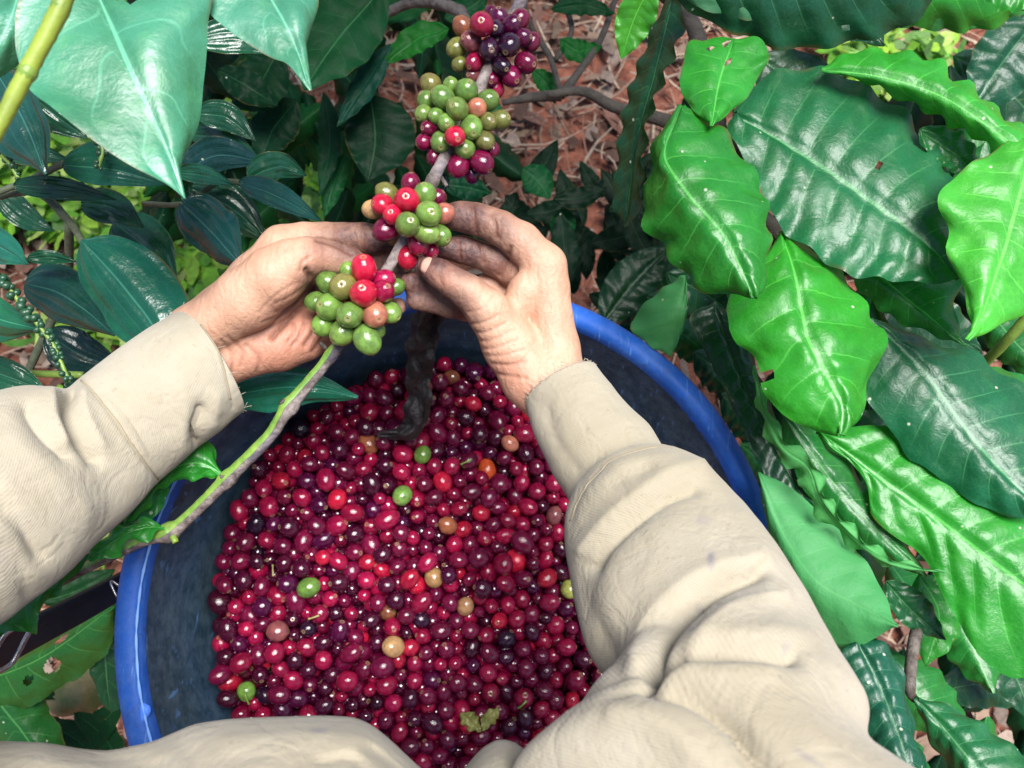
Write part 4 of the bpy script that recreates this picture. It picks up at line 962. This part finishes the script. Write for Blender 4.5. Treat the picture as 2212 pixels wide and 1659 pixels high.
def hand(chains, creases, stains, pinks, h=.00085, kk=.0045):
    V, Q = sdf_mesh([[H(*p) for p in ch] for ch in chains], h, kk)
    Wd = c2w(V); nrm = vnormals(Wd, Q)
    cen = Wd.mean(0)
    if ((Wd - cen) * nrm).sum(1).mean() < 0: Q = Q[:, ::-1]; nrm = -nrm
    p = w2px(Wd); hx = np.stack([(p[:, 0] - 344.6) / .4478, (p[:, 1] - 387.6) / .4478], 1); dz = (p[:, 2] - .45) * 1000
    tc = CAM - Wd; tc /= np.linalg.norm(tc, axis=1)[:, None]; face = np.clip((nrm * tc).sum(1) * 2.5, 0, 1)
    disp = np.zeros(len(V)); cr = np.zeros(len(V))
    for line, amp, sig, dark, z0, z1 in creases:
        dd = poly_dist(hx, smooth_line(line)); g_ = np.exp(-(dd / sig) ** 2) * face * ((dz > z0) & (dz < z1))
        disp += 1.15 * amp / 1000 * g_; cr = np.maximum(cr, np.exp(-(dd / (sig * .8)) ** 2) * face * min(1, dark * 1.3) * ((dz > z0) & (dz < z1)))
    Wd = Wd + nrm * disp[:, None]
    def blob(L_, gr=1.0):
        out = np.zeros(len(V))
        for (x, y, r, a) in L_:
            r = r * gr; out = np.maximum(out, a * np.clip(1.6 - 1.6 * np.hypot(hx[:, 0] - x, hx[:, 1] - y) / r, 0, 1))
        return out
    return Wd, Q, blob(stains, 1.42), cr, blob(pinks)

right = hand([
  [(2160, 1380, -18, 140), (1990, 1120, 2, 165), (1900, 940, 8, 145), (1905, 820, 10, 118), (1872, 520, 10, 100), (1858, 415, 10, 100), (1745, 300, 9, 88), (1645, 235, 8, 77), (1580, 208, 8, 69), (1520, 190, 8, 70), (1450, 178, 7, 64), (1400, 178, 6, 57)],
  [(1950, 1110, 4, 150), (1790, 960, 6, 138), (1690, 800, 4, 128), (1580, 630, -4, 100), (1490, 545, -9, 80), (1410, 492, -11, 68), (1340, 448, -10, 61), (1288, 424, -8, 47)],
  [(1860, 760, 22, 130), (1835, 530, 26, 92), (1700, 430, 24, 76), (1605, 388, 22, 66), (1530, 358, 20, 57), (1460, 340, 18, 60), (1340, 325, 14, 50)],
  [(1800, 780, 34, 110), (1780, 630, 38, 85), (1580, 525, 34, 62), (1470, 545, 26, 54), (1370, 532, 17, 57), (1212, 494, 6, 52)],
  [(1760, 820, 38, 90), (1720, 720, 42, 75), (1560, 640, 36, 54), (1480, 630, 26, 48), (1400, 612, 17, 50), (1236, 584, 9, 47)],
  [(1700, 640, 6, 70), (1760, 540, 8, 75), (1840, 470, 10, 80)],
  [(1800, 860, 16, 140), (1700, 760, 18, 105)],
 ], [
  ([(1512, 125), (1518, 190), (1526, 255)], -.9, 11, .9, -20, 20), ([(1600, 165), (1622, 215), (1628, 280)], -.9, 12, .8, -20, 20), ([(1645, 190), (1650, 240), (1640, 285)], -.5, 10, .5, -20, 20),
  ([(1690, 330), (1672, 390), (1640, 462)], -1.2, 14, .6, -30, 40), ([(1548, 310), (1558, 350), (1562, 400)], -.8, 11, .8, 5, 40), ([(1440, 295), (1446, 340), (1450, 385)], -.7, 10, .7, 5, 40),
  ([(1640, 466), (1580, 440), (1500, 440)], -.8, 12, .5, -14, 6), ([(1350, 470), (1370, 520), (1360, 545)], -.3, 8, .3, -30, 0),
  ([(1480, 700), (1560, 690), (1640, 650)], -.45, 8, .22, -30, 40), ([(1500, 740), (1580, 735), (1670, 690)], -.45, 8, .22, -30, 40), ([(1520, 780), (1600, 775), (1700, 730)], -.45, 8, .22, -30, 40), ([(1545, 820), (1620, 812), (1730, 770)], -.45, 8, .22, -30, 40),
  ([(1560, 850), (1650, 850), (1760, 820)], -.4, 8, .2, -30, 40), ([(1600, 890), (1680, 895), (1760, 880)], -.6, 10, .3, -30, 40), ([(1620, 940), (1700, 950), (1770, 960)], -.6, 10, .3, -30, 40),
  ([(1640, 500), (1700, 470), (1800, 400)], .8, 26, 0, -30, 20), ([(1490, 640), (1560, 620), (1610, 560)], -.4, 9, .2, -30, 10),
 ], [(1380, 180, 130, 1), (1500, 190, 130, .95), (1620, 235, 120, .7), (1720, 300, 110, .3), (1340, 330, 150, 1), (1480, 345, 140, 1), (1590, 390, 110, .8), (1660, 440, 70, .5), (1215, 495, 130, 1), (1280, 590, 130, .85), (1400, 620, 120, .8), (1265, 440, 70, .85), (1330, 480, 70, .35), (1480, 660, 80, .5)],
   [(1650, 950, 160, .55), (1560, 840, 110, .35), (1640, 430, 130, .5), (1350, 460, 130, .5), (1750, 1050, 120, .5)])
left = hand([
  [(-330, 1130, -14, 120), (-40, 900, -4, 122), (170, 735, 0, 126), (300, 640, 6, 122), (460, 480, 8, 116), (600, 335, 8, 110), (700, 298, 10, 84), (800, 287, 12, 73), (890, 282, 14, 66), (980, 283, 15, 67), (1050, 292, 15, 62), (1120, 305, 14, 54)],
  [(-260, 1210, -10, 120), (60, 1010, 2, 118), (310, 880, 6, 112), (440, 830, 10, 112), (570, 795, 14, 126), (690, 755, 18, 116), (770, 705, 24, 100), (840, 620, 30, 90)],
  [(230, 720, -4, 135), (420, 580, -9, 150), (560, 465, -14, 140), (640, 405, -15, 112), (720, 372, -13, 88), (790, 368, -10, 70), (850, 378, -8, 66), (920, 400, -5, 64), (990, 425, -2, 50)],
  [(420, 760, 10, 130), (600, 650, 18, 120), (760, 580, 30, 92)],
  [(700, 470, 32, 90), (760, 450, 36, 78), (900, 428, 34, 60), (1040, 402, 26, 57), (1140, 395, 18, 48)],
  [(760, 570, 36, 80), (960, 540, 40, 58), (1090, 520, 28, 54), (1158, 485, 18, 46)],
  [(800, 680, 34, 70), (980, 650, 38, 52), (1090, 632, 26, 48), (1152, 612, 16, 41)],
 ], [
  ([(712, 440), (738, 500), (712, 580), (640, 655), (540, 765)], -2.2, 16, .75, -30, 40), ([(640, 655), (560, 700), (480, 735), (400, 770)], -.7, 10, .35, -40, 40),
  ([(770, 640), (752, 720), (700, 800)], -1.2, 13, .6, 0, 60), ([(700, 690), (670, 760), (640, 800)], -.8, 11, .45, 0, 60), ([(640, 690), (650, 740), (620, 780)], -.6, 10, .35, 0, 60), ([(800, 700), (790, 760), (740, 830)], -.8, 12, .5, 0, 60),
  ([(760, 292), (850, 318), (925, 360)], -1.0, 13, .7, -40, 40), ([(470, 300), (560, 270), (640, 250)], .4, 30, 0, -20, 40),
  ([(560, 600), (640, 560), (700, 520)], -.35, 8, .2, -40, 10), ([(560, 640), (640, 600), (700, 560)], -.35, 8, .2, -40, 10), ([(480, 640), (560, 560), (660, 500)], -.3, 8, .15, -40, 10), ([(500, 690), (580, 660), (650, 620)], -.4, 8, .25, -40, 20),
  ([(330, 760), (400, 830), (390, 900)], -.5, 10, .3, -40, 40), ([(300, 780), (350, 850), (350, 930)], -.5, 10, .3, -40, 40), ([(720, 375), (690, 400), (680, 440)], -.6, 10, .3, -40, 10), ([(845, 215), (850, 280), (842, 330)], -.5, 10, .5, -10, 40),
  ([(980, 215), (985, 280), (980, 340)], -.5, 10, .5, -10, 40), ([(420, 800), (480, 860), (470, 930)], -.6, 12, .35, -40, 40),
 ], [(1080, 300, 170, 1), (950, 285, 150, .9), (830, 290, 110, .55), (980, 430, 90, .7), (900, 400, 70, .35), (1140, 400, 200, .9), (1150, 490, 140, .9), (1152, 612, 110, .4), (920, 350, 60, .8), (760, 500, 90, .55)],
   [(700, 720, 230, .85), (560, 820, 220, .75), (800, 620, 160, .8), (400, 880, 140, .55), (690, 540, 110, .4), (760, 380, 120, .4)])
# hidden upper arms and torso inside the clothing, coarse
def WC(v): q = np.asarray(v, float) - CAM; return np.array([q @ AX_R, q @ AX_U, q @ AX_F])
SHR, SHL = np.array([.21, -.27, 1.33]), np.array([-.21, -.27, 1.33])
arm = [[(PC(1246, 904, .437), .017), (PC(1382, 1097, .398), .019), (PC(1498, 1331, .352), .021), (PC(1546, 1575, .302), .021), (PC(1555, 1730, .282), .021), (WC((.20, -.10, 1.12)), .022), (WC((.235, -.20, 1.20)), .024), (WC(SHR), .03)],
       [(PC(409, 814, .443), .016), (PC(257, 928, .424), .018), (PC(128, 1008, .40), .021), (PC(-60, 1117, .365), .022), (PC(-240, 1245, .335), .022), (WC((-.245, -.06, 1.16)), .022), (WC((-.26, -.18, 1.24)), .024), (WC(SHL), .03)],
       [(WC((0, -.36, 1.30)), .07), (WC((0, -.36, 1.05)), .08), (WC((0, -.35, .85)), .09)], [(WC(SHR), .03), (WC((0, -.34, 1.33)), .05), (WC(SHL), .03)]]
av, aq = sdf_mesh(arm, .008, .02); avw = c2w(av)
person = empty('person', (0, -.2, .0), 'person in a beige work shirt picking coffee cherries with both hands', 'person')
n1, n2 = len(right[0]), len(left[0])
BV = np.vstack([right[0], left[0], avw]); BQ = np.vstack([right[1], left[1] + n1, aq + n1 + n2])
z_ = np.zeros(len(avw))
body = mesh_obj('body', BV, BQ.tolist(), M['skin'], person, origin=(0, -.2, 1.2), attrs={'stain': np.concatenate([right[2], left[2], z_]), 'crease': np.concatenate([right[3], left[3], z_]), 'pink': np.concatenate([right[4], left[4], z_])})
# thumb nail
V = []; UV = []
c0, rc = H(1306, 432, -10, 56); ax_d = H(1270, 413, -8.6, 50)[0] - H(1345, 452, -10.5, 60)[0]; ax_d /= np.linalg.norm(ax_d)
nz = np.array([-.05, .36, -.93]); nz -= ax_d * (nz @ ax_d); nz /= np.linalg.norm(nz); sd = np.cross(ax_d, nz)
for i in range(11):
    u = i / 10
    for j in range(11):
        v = (j - 5) / 5; hw = .0056 * (1 - .35 * max(0, u - .6) ** 2 / .16 * .6) * (1 if u > .12 else .75 + 2 * u)
        al = (u - .62) * .0135; b = v * hw
        q = c0 + ax_d * (al - (.0012 * v * v if u < .2 else 0) + (-.0012 * v * v if u > .85 else 0)) + sd * b
        rl = rc * (1 - .10 * u)
        V.append(c2w(q + nz * (math.sqrt(max(rl ** 2 - b * b, 1e-9)) + .0004 - .0007 * max(0, u - .85) * 6))); UV.append((u, v))
mesh_obj('thumb_nail', np.array(V), grid_faces(11, 11), M['nail'], person, uv={'vein': np.array(UV)})

# ------------------------------------------------------------------ clothing
def sleeve(st, tail, folds, stains, name, parent, nth=180, nt_=200, k=.82, hem=()):
    A_ = np.array([PC(*a, d_) for a, b, d_ in st]); B_ = np.array([PC(*b, d_) for a, b, d_ in st])
    Cn = list((A_ + B_) / 2); Hv = list((B_ - A_) / 2)
    for c_, hv in tail: Cn.append(WC(c_)); Hv.append(np.asarray(hv))
    Cn, Hv = np.array(Cn), np.array(Hv)
    Cn = catmull3(Cn, nt_); Hv = catmull3(Hv, nt_)
    V = []; U = []
    tan = np.gradient(Cn, axis=0); tan /= np.linalg.norm(tan, axis=1)[:, None]
    cum = np.concatenate([[0], np.cumsum(np.linalg.norm(np.diff(Cn, axis=0), axis=1))])
    rows = [(i, 1.0, 0.0) for i in range(nt_)]
    rows = [(0, .90, .030), (0, .93, .012), (0, .965, .002), (0, .985, -.0004)] + rows
    for i, sc, inn in rows:
        hv = Hv[i]; v = np.cross(hv, tan[i]); v /= np.linalg.norm(v); 
        if v[2] > 0: v = -v
        rv = np.linalg.norm(hv) * k; v = v - tan[i] * (v @ tan[i])
        for j in range(nth):
            th = 2 * math.pi * j / nth
            V.append(Cn[i] + tan[i] * inn + sc * (hv * math.cos(th) + v * rv * math.sin(th))); U.append(((cum[i] - inn) , th / (2 * math.pi) * .3))
    V = c2w(np.array(V)); U = np.array(U)
    F = np.array(grid_faces(len(rows), nth, True))
    N_ = vnormals(V, F); axis_c = np.repeat(c2w(np.array([Cn[i] for i, _, _ in rows])), nth, 0)
    if ((V - axis_c) * N_).sum(1).mean() < 0: F = F[:, ::-1]; N_ = -N_
    p = w2px(V); tc = CAM - V; tc /= np.linalg.norm(tc, axis=1)[:, None]; face = np.clip((N_ * tc).sum(1) * 2 + .35, 0, 1)
    disp = np.zeros(len(V))
    for line, amp, sig in folds: disp += (1.35 if amp < -3 else .95 if amp < -1.2 else .72 if amp > 1.2 else 1) * amp / 1000 * np.exp(-(poly_dist(p[:, :2], smooth_line(line)) / (sig * (.68 if amp < -3 else .9))) ** (1.25 if abs(amp) > 3 else 1.7)) * face
    loc = V
    nz_ = np.array([mnoise.noise(Vector(v) * 16) * .0018 + mnoise.noise(Vector(v) * 38) * .0006 + mnoise.noise(Vector(v) * 90) * .0003 for v in loc])
    ramp_ = np.clip(np.repeat(np.array([i for i, _, _ in rows]), nth) / 10, 0.15, 1)
    V = V + N_ * (disp + nz_ * ramp_)[:, None]
    stn = np.zeros(len(V))
    for (x, y, rx, ry, a) in stains: stn = np.maximum(stn, a * np.clip(1.7 - 1.5 * np.sqrt(((p[:, 0] - x) / rx) ** 2 + ((p[:, 1] - y) / ry) ** 2), 0, 1) * (face > .3))
    hm = np.zeros(len(V))
    for line, sig in hem: hm = np.maximum(hm, np.exp(-(poly_dist(p[:, :2], smooth_line(line)) / sig) ** 2) * (face > .2))
    o = mesh_obj(name, V, F.tolist(), M['cloth'], parent, uv={'cloth': U}, attrs={'stain': stn, 'hem': hm})
    fr = p[:, :2]; return o, V, p, face, N_
# shirt front below the camera
sil = np.array([(-500, 1620), (-250, 1595), (0, 1600), (100, 1604), (180, 1618), (235, 1622), (330, 1602), (420, 1563), (490, 1553), (560, 1549), (700, 1545), (770, 1549), (805, 1566), (840, 1594), (900, 1652), (950, 1692), (1000, 1668), (1030, 1622), (1075, 1594), (1110, 1600), (1180, 1655), (1250, 1725), (1500, 1770), (1900, 1800), (2300, 1820)], float)
xs_ = np.linspace(-500, 2300, 220); ysil = np.interp(xs_, sil[:, 0], sil[:, 1])
ker = np.exp(-np.linspace(-2, 2, 7) ** 2); ker /= ker.sum(); ysil = np.convolve(np.pad(ysil, 3, 'edge'), ker, 'valid')
V = []; U = []
rowsd = [(140, .46), (95, .42), (50, .385), (22, .362), (6, .345), (0, .332), (4, .322), (16, .312), (36, .302), (70, .292), (120, .280), (200, .266), (300, .252), (430, .24), (600, .228), (850, .214), (1200, .20), (1700, .19)]
rowsd = [(np.interp(t, range(len(rowsd)), [r_[0] for r_ in rowsd]), np.interp(t, range(len(rowsd)), [r_[1] for r_ in rowsd])) for t in np.linspace(0, len(rowsd) - 1, 90)]
for i, (dy, d_) in enumerate(rowsd):
    for j, x in enumerate(xs_):
        bend = .05 * ((x - 800) / 1100) ** 2
        q = P(x, ysil[j] + dy, d_ + bend * .4)
        n_ = mnoise.noise(Vector(q) * 22) * .004 + mnoise.noise(Vector(q) * 60) * .0012
        V.append(q + (CAM - q) / np.linalg.norm(CAM - q) * n_); U.append((x * .0003, i * .004))
V = np.array(V); p = w2px(V)
for line, amp, sig in [([(120, 1606), (180, 1628), (260, 1640), (340, 1659)], -5, 22), ([(800, 1620), (860, 1660), (900, 1720)], -4, 16), ([(690, 1645), (760, 1640), (790, 1665)], -2.5, 7), ([(500, 1600), (640, 1585), (760, 1600)], 3, 30), ([(940, 1660), (960, 1720), (980, 1800)], -5, 30), ([(1075, 1610), (1090, 1680), (1100, 1760)], 3, 30), ([(380, 1600), (420, 1640), (440, 1700)], -3, 20)]:
    dd = amp / 1000 * np.exp(-(poly_dist(p[:, :2], smooth_line(line)) / sig) ** 2); V += (CAM - V) / np.linalg.norm(CAM - V, axis=1)[:, None] * dd[:, None]
F = np.array(grid_faces(90, 220)); N_ = vnormals(V, F)
if ((CAM - V) * N_).sum(1).mean() < 0: F = F[:, ::-1]
stn = .55 * np.clip(1.5 - 1.5 * np.hypot((p[:, 0] - 690) / 26, (p[:, 1] - 1578) / 8), 0, 1)
shirt = mesh_obj('shirt', V, F.tolist(), M['cloth'], person, uv={'cloth': np.array(U)}, attrs={'stain': stn, 'hem': np.zeros(len(V))})

Rst = [((1137, 880), (1288, 790), .447), ((1150, 940), (1342, 868), .437), ((1188, 1022), (1402, 922), .427), ((1228, 1095), (1450, 978), .415), ((1224, 1180), (1540, 1015), .398), ((1240, 1290), (1652, 1145), .378), ((1264, 1395), (1733, 1268), .352), ((1318, 1492), (1800, 1400), .327), ((1225, 1610), (1868, 1540), .302), ((1150, 1760), (1960, 1700), .282)]
Rf = [([(1445, 959), (1385, 966), (1322, 994), (1273, 1036), (1245, 1078), (1231, 1124)], -1.0, 6), ([(1440, 985), (1380, 995), (1320, 1030), (1280, 1070)], 1.5, 22),
      ([(1515, 1002), (1450, 1022), (1380, 1070), (1310, 1130), (1262, 1190)], 6.0, 26), ([(1500, 1052), (1440, 1075), (1370, 1125), (1310, 1180), (1280, 1220)], -4.5, 22),
      ([(1400, 1010), (1330, 1040)], -2.0, 14), ([(1642, 1235), (1560, 1262), (1500, 1300), (1440, 1360), (1400, 1440)], -7.0, 24), ([(1640, 1205), (1540, 1225), (1460, 1270), (1400, 1340), (1370, 1420)], 4, 30),
      ([(1690, 1290), (1600, 1310), (1530, 1360), (1480, 1420)], 5.5, 28), ([(1710, 1420), (1640, 1408), (1566, 1404), (1470, 1420)], -6, 22), ([(1460, 1420), (1400, 1450), (1335, 1492)], -5, 20),
      ([(1740, 1370), (1660, 1360), (1580, 1370)], 3, 24), ([(1660, 1460), (1560, 1450), (1470, 1455), (1390, 1490)], 5, 26), ([(1400, 1482), (1470, 1488), (1535, 1520), (1590, 1570), (1635, 1650)], -8, 30), ([(1700, 1500), (1750, 1600), (1780, 1700)], 4, 50),
      ([(1330, 1540), (1420, 1560), (1500, 1620), (1540, 1700)], 5, 36), ([(1275, 1220), (1265, 1300), (1300, 1380), (1330, 1440)], -2.5, 30), ([(1600, 1100), (1640, 1180), (1660, 1260)], 2, 30), ([(1240, 900), (1290, 960), (1330, 1000)], 1.5, 40), ([(1180, 880), (1200, 950), (1240, 1010)], -1.2, 18)]
slr, *rr1 = sleeve(Rst, [((.20, -.10, 1.12), (.055, .02, .01)), ((.235, -.20, 1.20), (.06, .02, -.02)), ((.22, -.26, 1.31), (.06, .0, -.04))], Rf, [(1535, 1212, 9, 24, .7), (1490, 1362, 9, 12, .55), (1520, 1122, 22, 14, .28), (1700, 1395, 10, 10, .3), (1745, 1648, 8, 10, .6), (1510, 1292, 16, 8, .35), (1300, 1020, 30, 14, .15)], 'sleeve', shirt,
     hem=[([(1445, 959), (1385, 966), (1322, 994), (1273, 1036), (1245, 1078), (1231, 1124)], 4)])
Lst = [((388, 672), (527, 888), .450), ((330, 706), (488, 922), .443), ((250, 760), (418, 975), .435), ((170, 819), (345, 1038), .424), ((122, 846), (292, 1095), .413), ((52, 836), (205, 1180), .400), ((-20, 846), (120, 1262), .385), ((-120, 885), (0, 1350), .365), ((-300, 990), (-180, 1500), .335)]
Lf = [([(172, 818), (215, 862), (280, 950), (343, 1036)], -1.0, 6), ([(455, 690), (480, 775), (505, 880)], -.7, 4), ([(150, 838), (148, 880), (165, 930), (205, 990)], -6, 18), ([(180, 850), (190, 900), (220, 960)], 3.5, 20), ([(110, 850), (118, 900), (140, 950)], 5, 20), ([(60, 880), (90, 930), (140, 980)], -4, 26),
      ([(432, 885), (420, 925), (430, 960)], -5, 13), ([(470, 860), (460, 915)], 3.0, 20), ([(395, 850), (405, 900), (390, 960)], 2.5, 26), ([(40, 960), (110, 1020), (180, 1100)], 3, 40), ([(-40, 1050), (40, 1120), (90, 1200)], -4, 36), ([(0, 1190), (40, 1220), (60, 1280)], -3, 24), ([(280, 900), (330, 960)], 1.5, 40)]
sll, *ll1 = sleeve(Lst, [((-.245, -.06, 1.16), (-.055, -.05, .02)), ((-.26, -.18, 1.24), (-.05, -.04, -.02)), ((-.22, -.26, 1.32), (-.06, .0, -.04))], Lf, [(8, 1205, 24, 20, .18), (60, 1130, 30, 40, .10)], 'sleeve', shirt,
     hem=[([(172, 818), (215, 862), (280, 950), (343, 1036)], 4), ([(448, 690), (478, 775), (505, 880)], 3)])
# stitched seams that follow the cloth
def seam(par, V, p, face, N_, line, name='cuff_seam'):
    L_ = smooth_line(line, 60); pts = []
    ok = np.nonzero(face > .25)[0]; pp_ = p[ok, :2]
    for q in L_:
        i = ok[np.argmin(np.hypot(pp_[:, 0] - q[0], pp_[:, 1] - q[1]))]; pts.append(V[i] + N_[i] * .0001)
    pts = np.array(pts); 
    for _ in range(3): pts[1:-1] = .25 * pts[:-2] + .5 * pts[1:-1] + .25 * pts[2:]
    v, f, _ = tube(pts, .00045, 6); mesh_obj(name, v, f, M['thread'], par)
seam(slr, *rr1, Rf[0][0]); seam(sll, *ll1, Lf[0][0]); seam(sll, *ll1, [(450, 690), (478, 775), (500, 862)], 'hem_seam')
# frayed threads along the cuff edges
for par, (V, p, face, N_), n_ in ((slr, rr1, 46), (sll, ll1, 16)):
    parts = []
    ring = [4 * 180 + j for j in range(180) if face[4 * 180 + j] > .1]
    for k in range(n_):
        i = random.choice(ring); q = V[i]; dirn = V[i] - V[i + 180 * 3]; dirn /= np.linalg.norm(dirn); dirn = dirn + rng.normal(size=3) * .55
        ln = random.uniform(.0012, .0036); v, f, _ = tube([q - dirn * .0006, q + dirn * ln * .5 + rng.normal(size=3) * .0003, q + dirn * ln + rng.normal(size=3) * .0008], .00014, 4); parts.append((v, f))
    v, f = merge(parts); o = mesh_obj('frayed_threads', v, f, M['cloth'], par, attrs={'stain': np.zeros(len(v)), 'hem': np.zeros(len(v))}, uv={'cloth': np.zeros((len(v), 2))}); o['kind'] = 'stuff'

# ------------------------------------------------------------------ belt, wires, hanging strip, bits
belt = empty('waist_strap', P(120, 1340, .52), 'wide black strap with a metal buckle leading to the tub at left', 'strap')
V = []; F = []
cl = catmull3([P(-140, 1480, .46), P(-20, 1415, .49), P(100, 1352, .52), P(200, 1300, .545), P(268, 1262, .565)], 40)
wv = AX_U * .9 + AX_F * .25 + AX_R * .38; wv /= np.linalg.norm(wv)
tn = np.gradient(cl, axis=0); tn /= np.linalg.norm(tn, axis=1)[:, None]
for i, c_ in enumerate(cl):
    n_ = np.cross(tn[i], wv); n_ /= np.linalg.norm(n_); hw = .016 * (1 - .15 * i / 40)
    prof = [(-1, .0012), (-.92, .0022), (-.6, .0012), (-.2, .0018), (0, .0012), (.3, .0019), (.6, .0012), (.92, .0022), (1, .0012), (1, -.0012), (-1, -.0012)]
    for a, b in prof: V.append(c_ + wv * hw * a + n_ * b)
F = grid_faces(40, 11, True)
mesh_obj('webbing', V, F, M['black_strap'], belt)
bc = P(8, 1396, .478); bu = tn[8]; bn = np.cross(bu, wv); bn /= np.linalg.norm(bn)
if bn @ (CAM - bc) < 0: bn = -bn
loop = [bc + bn * .004 + bu * a * .010 + wv * b * .014 for a, b in ((-1, -1), (0, -1.05), (1, -1), (1.05, 0), (1, 1), (0, 1.05), (-1, 1), (-1.05, 0), (-1, -1))]
v, f, _ = tube(catmull3(loop, 50), .0017, 8); mesh_obj('buckle', v, f, M['wire'], belt)
def wire(pts, label, r=.0009):
    v, f, _ = tube(catmull3([P(*q) for q in pts], 60), r, 8)
    return tag(mesh_obj('wire_hook', v, f, M['wire']), label, 'wire')
wire([(282, 1278, .548), (262, 1268, .542), (243, 1256, .540), (241, 1264, .538), (252, 1287, .538), (264, 1292, .540), (276, 1284, .546), (284, 1277, .550), (270, 1273, .552), (255, 1262, .556)], 'bent grey wire loop tying the black strap to the tub')
wire([(1690, 1216, .575), (1712, 1235, .572), (1730, 1248, .572), (1742, 1246, .574), (1733, 1240, .578), (1722, 1250, .580), (1738, 1262, .580), (1742, 1270, .585)], 'twisted grey wire at the right side of the tub', .0008)
# dark withered strip hanging between the hands and lying on the cherries
V = []; ns_ = 60
cx_ = catmull([(945, 640), (925, 690), (912, 740), (905, 800), (905, 860), (893, 915), (870, 935), (815, 940)], ns_)
dz = np.interp(np.linspace(0, 1, ns_), [0, .3, .62, .8, 1], [.50, .53, .575, .598, .605])
for i in range(ns_):
    s_ = i / (ns_ - 1)
    t_ = cx_[min(i + 1, ns_ - 1)] - cx_[max(i - 1, 0)]; t_ = t_ / np.linalg.norm(t_); n_ = np.array([t_[1], -t_[0]])
    hw = np.interp(s_, [0, .1, .3, .55, .75, .85, 1], [10, 30, 33, 26, 27, 17, 5])
    for j in range(13):
        u = (j - 6) / 6; cr = .012 * mnoise.noise((s_ * 9, u * 1.6, 2)) + .0035 * mnoise.noise((s_ * 22, u * 3, 8)) + .006 * u * u
        q = cx_[i] + n_ * hw * (u + .38 * mnoise.noise((s_ * 14, u * 2, 4))); V.append(P(q[0], q[1], dz[i] + cr))
tag(mesh_obj('withered_strip', V, grid_faces(ns_, 13), M['strip']), 'crumpled dark withered strip hanging behind the hands onto the cherries', 'strip')
# torn dry leaf scrap on the cherries
scrap = empty('leaf_scrap', pile_top(1035, 1555), 'torn yellowish dry leaf scrap lying on the cherries by the shirt', 'leaf scrap')
dq = w2px(pile_top(1035, 1555))[2] - .004
for nm, mid_, a_, b_ in (('blade', [(995, 1540), (1015, 1562), (1040, 1580)], 22, 14), ('blade', [(1078, 1532), (1055, 1552), (1042, 1580)], 16, 15)):
    o = leaf(scrap, mid_, a_, b_, d=(dq, dq - .003), col=(.52, .22, .06), N=5, quilt=.0012, rip=(.003, 3), jag=.25, ns=24, nt=6, name=nm)
bits = [(1024, 968, 'green_stem'), (585, 1232, 'dry'), (1110, 1535, 'green_stem'), (540, 1500, 'green_stem'), (686, 1322, 'dry'), (1285, 1475, 'dry')]
lab = ['tiny green stalk near the top of the pile', 'short pale stalk on the left of the pile', 'tiny green stalk beside the dry leaf scrap', 'short green stalk at the lower left of the pile', 'short pale stalk beside a green cherry', 'small dry stalk at the lower right of the pile']
for (x, y, mt), lb in zip(bits, lab):
    b0 = pile_top(x, y) + tw_n * .001; dr = rng.normal(size=3); dr -= tw_n * (dr @ tw_n); dr /= np.linalg.norm(dr)
    v, f, _ = tube(catmull3([b0, b0 + dr * .003 + tw_n * .0006, b0 + dr * .006 - tw_n * .0002, b0 + dr * .008 - tw_n * .002], 14), [.0010, .0007, .0006, .0010], 7)
    tag(mesh_obj('fruit_stalk', v, f, M[mt]), lb, 'stalk', 'loose stalks among the cherries')
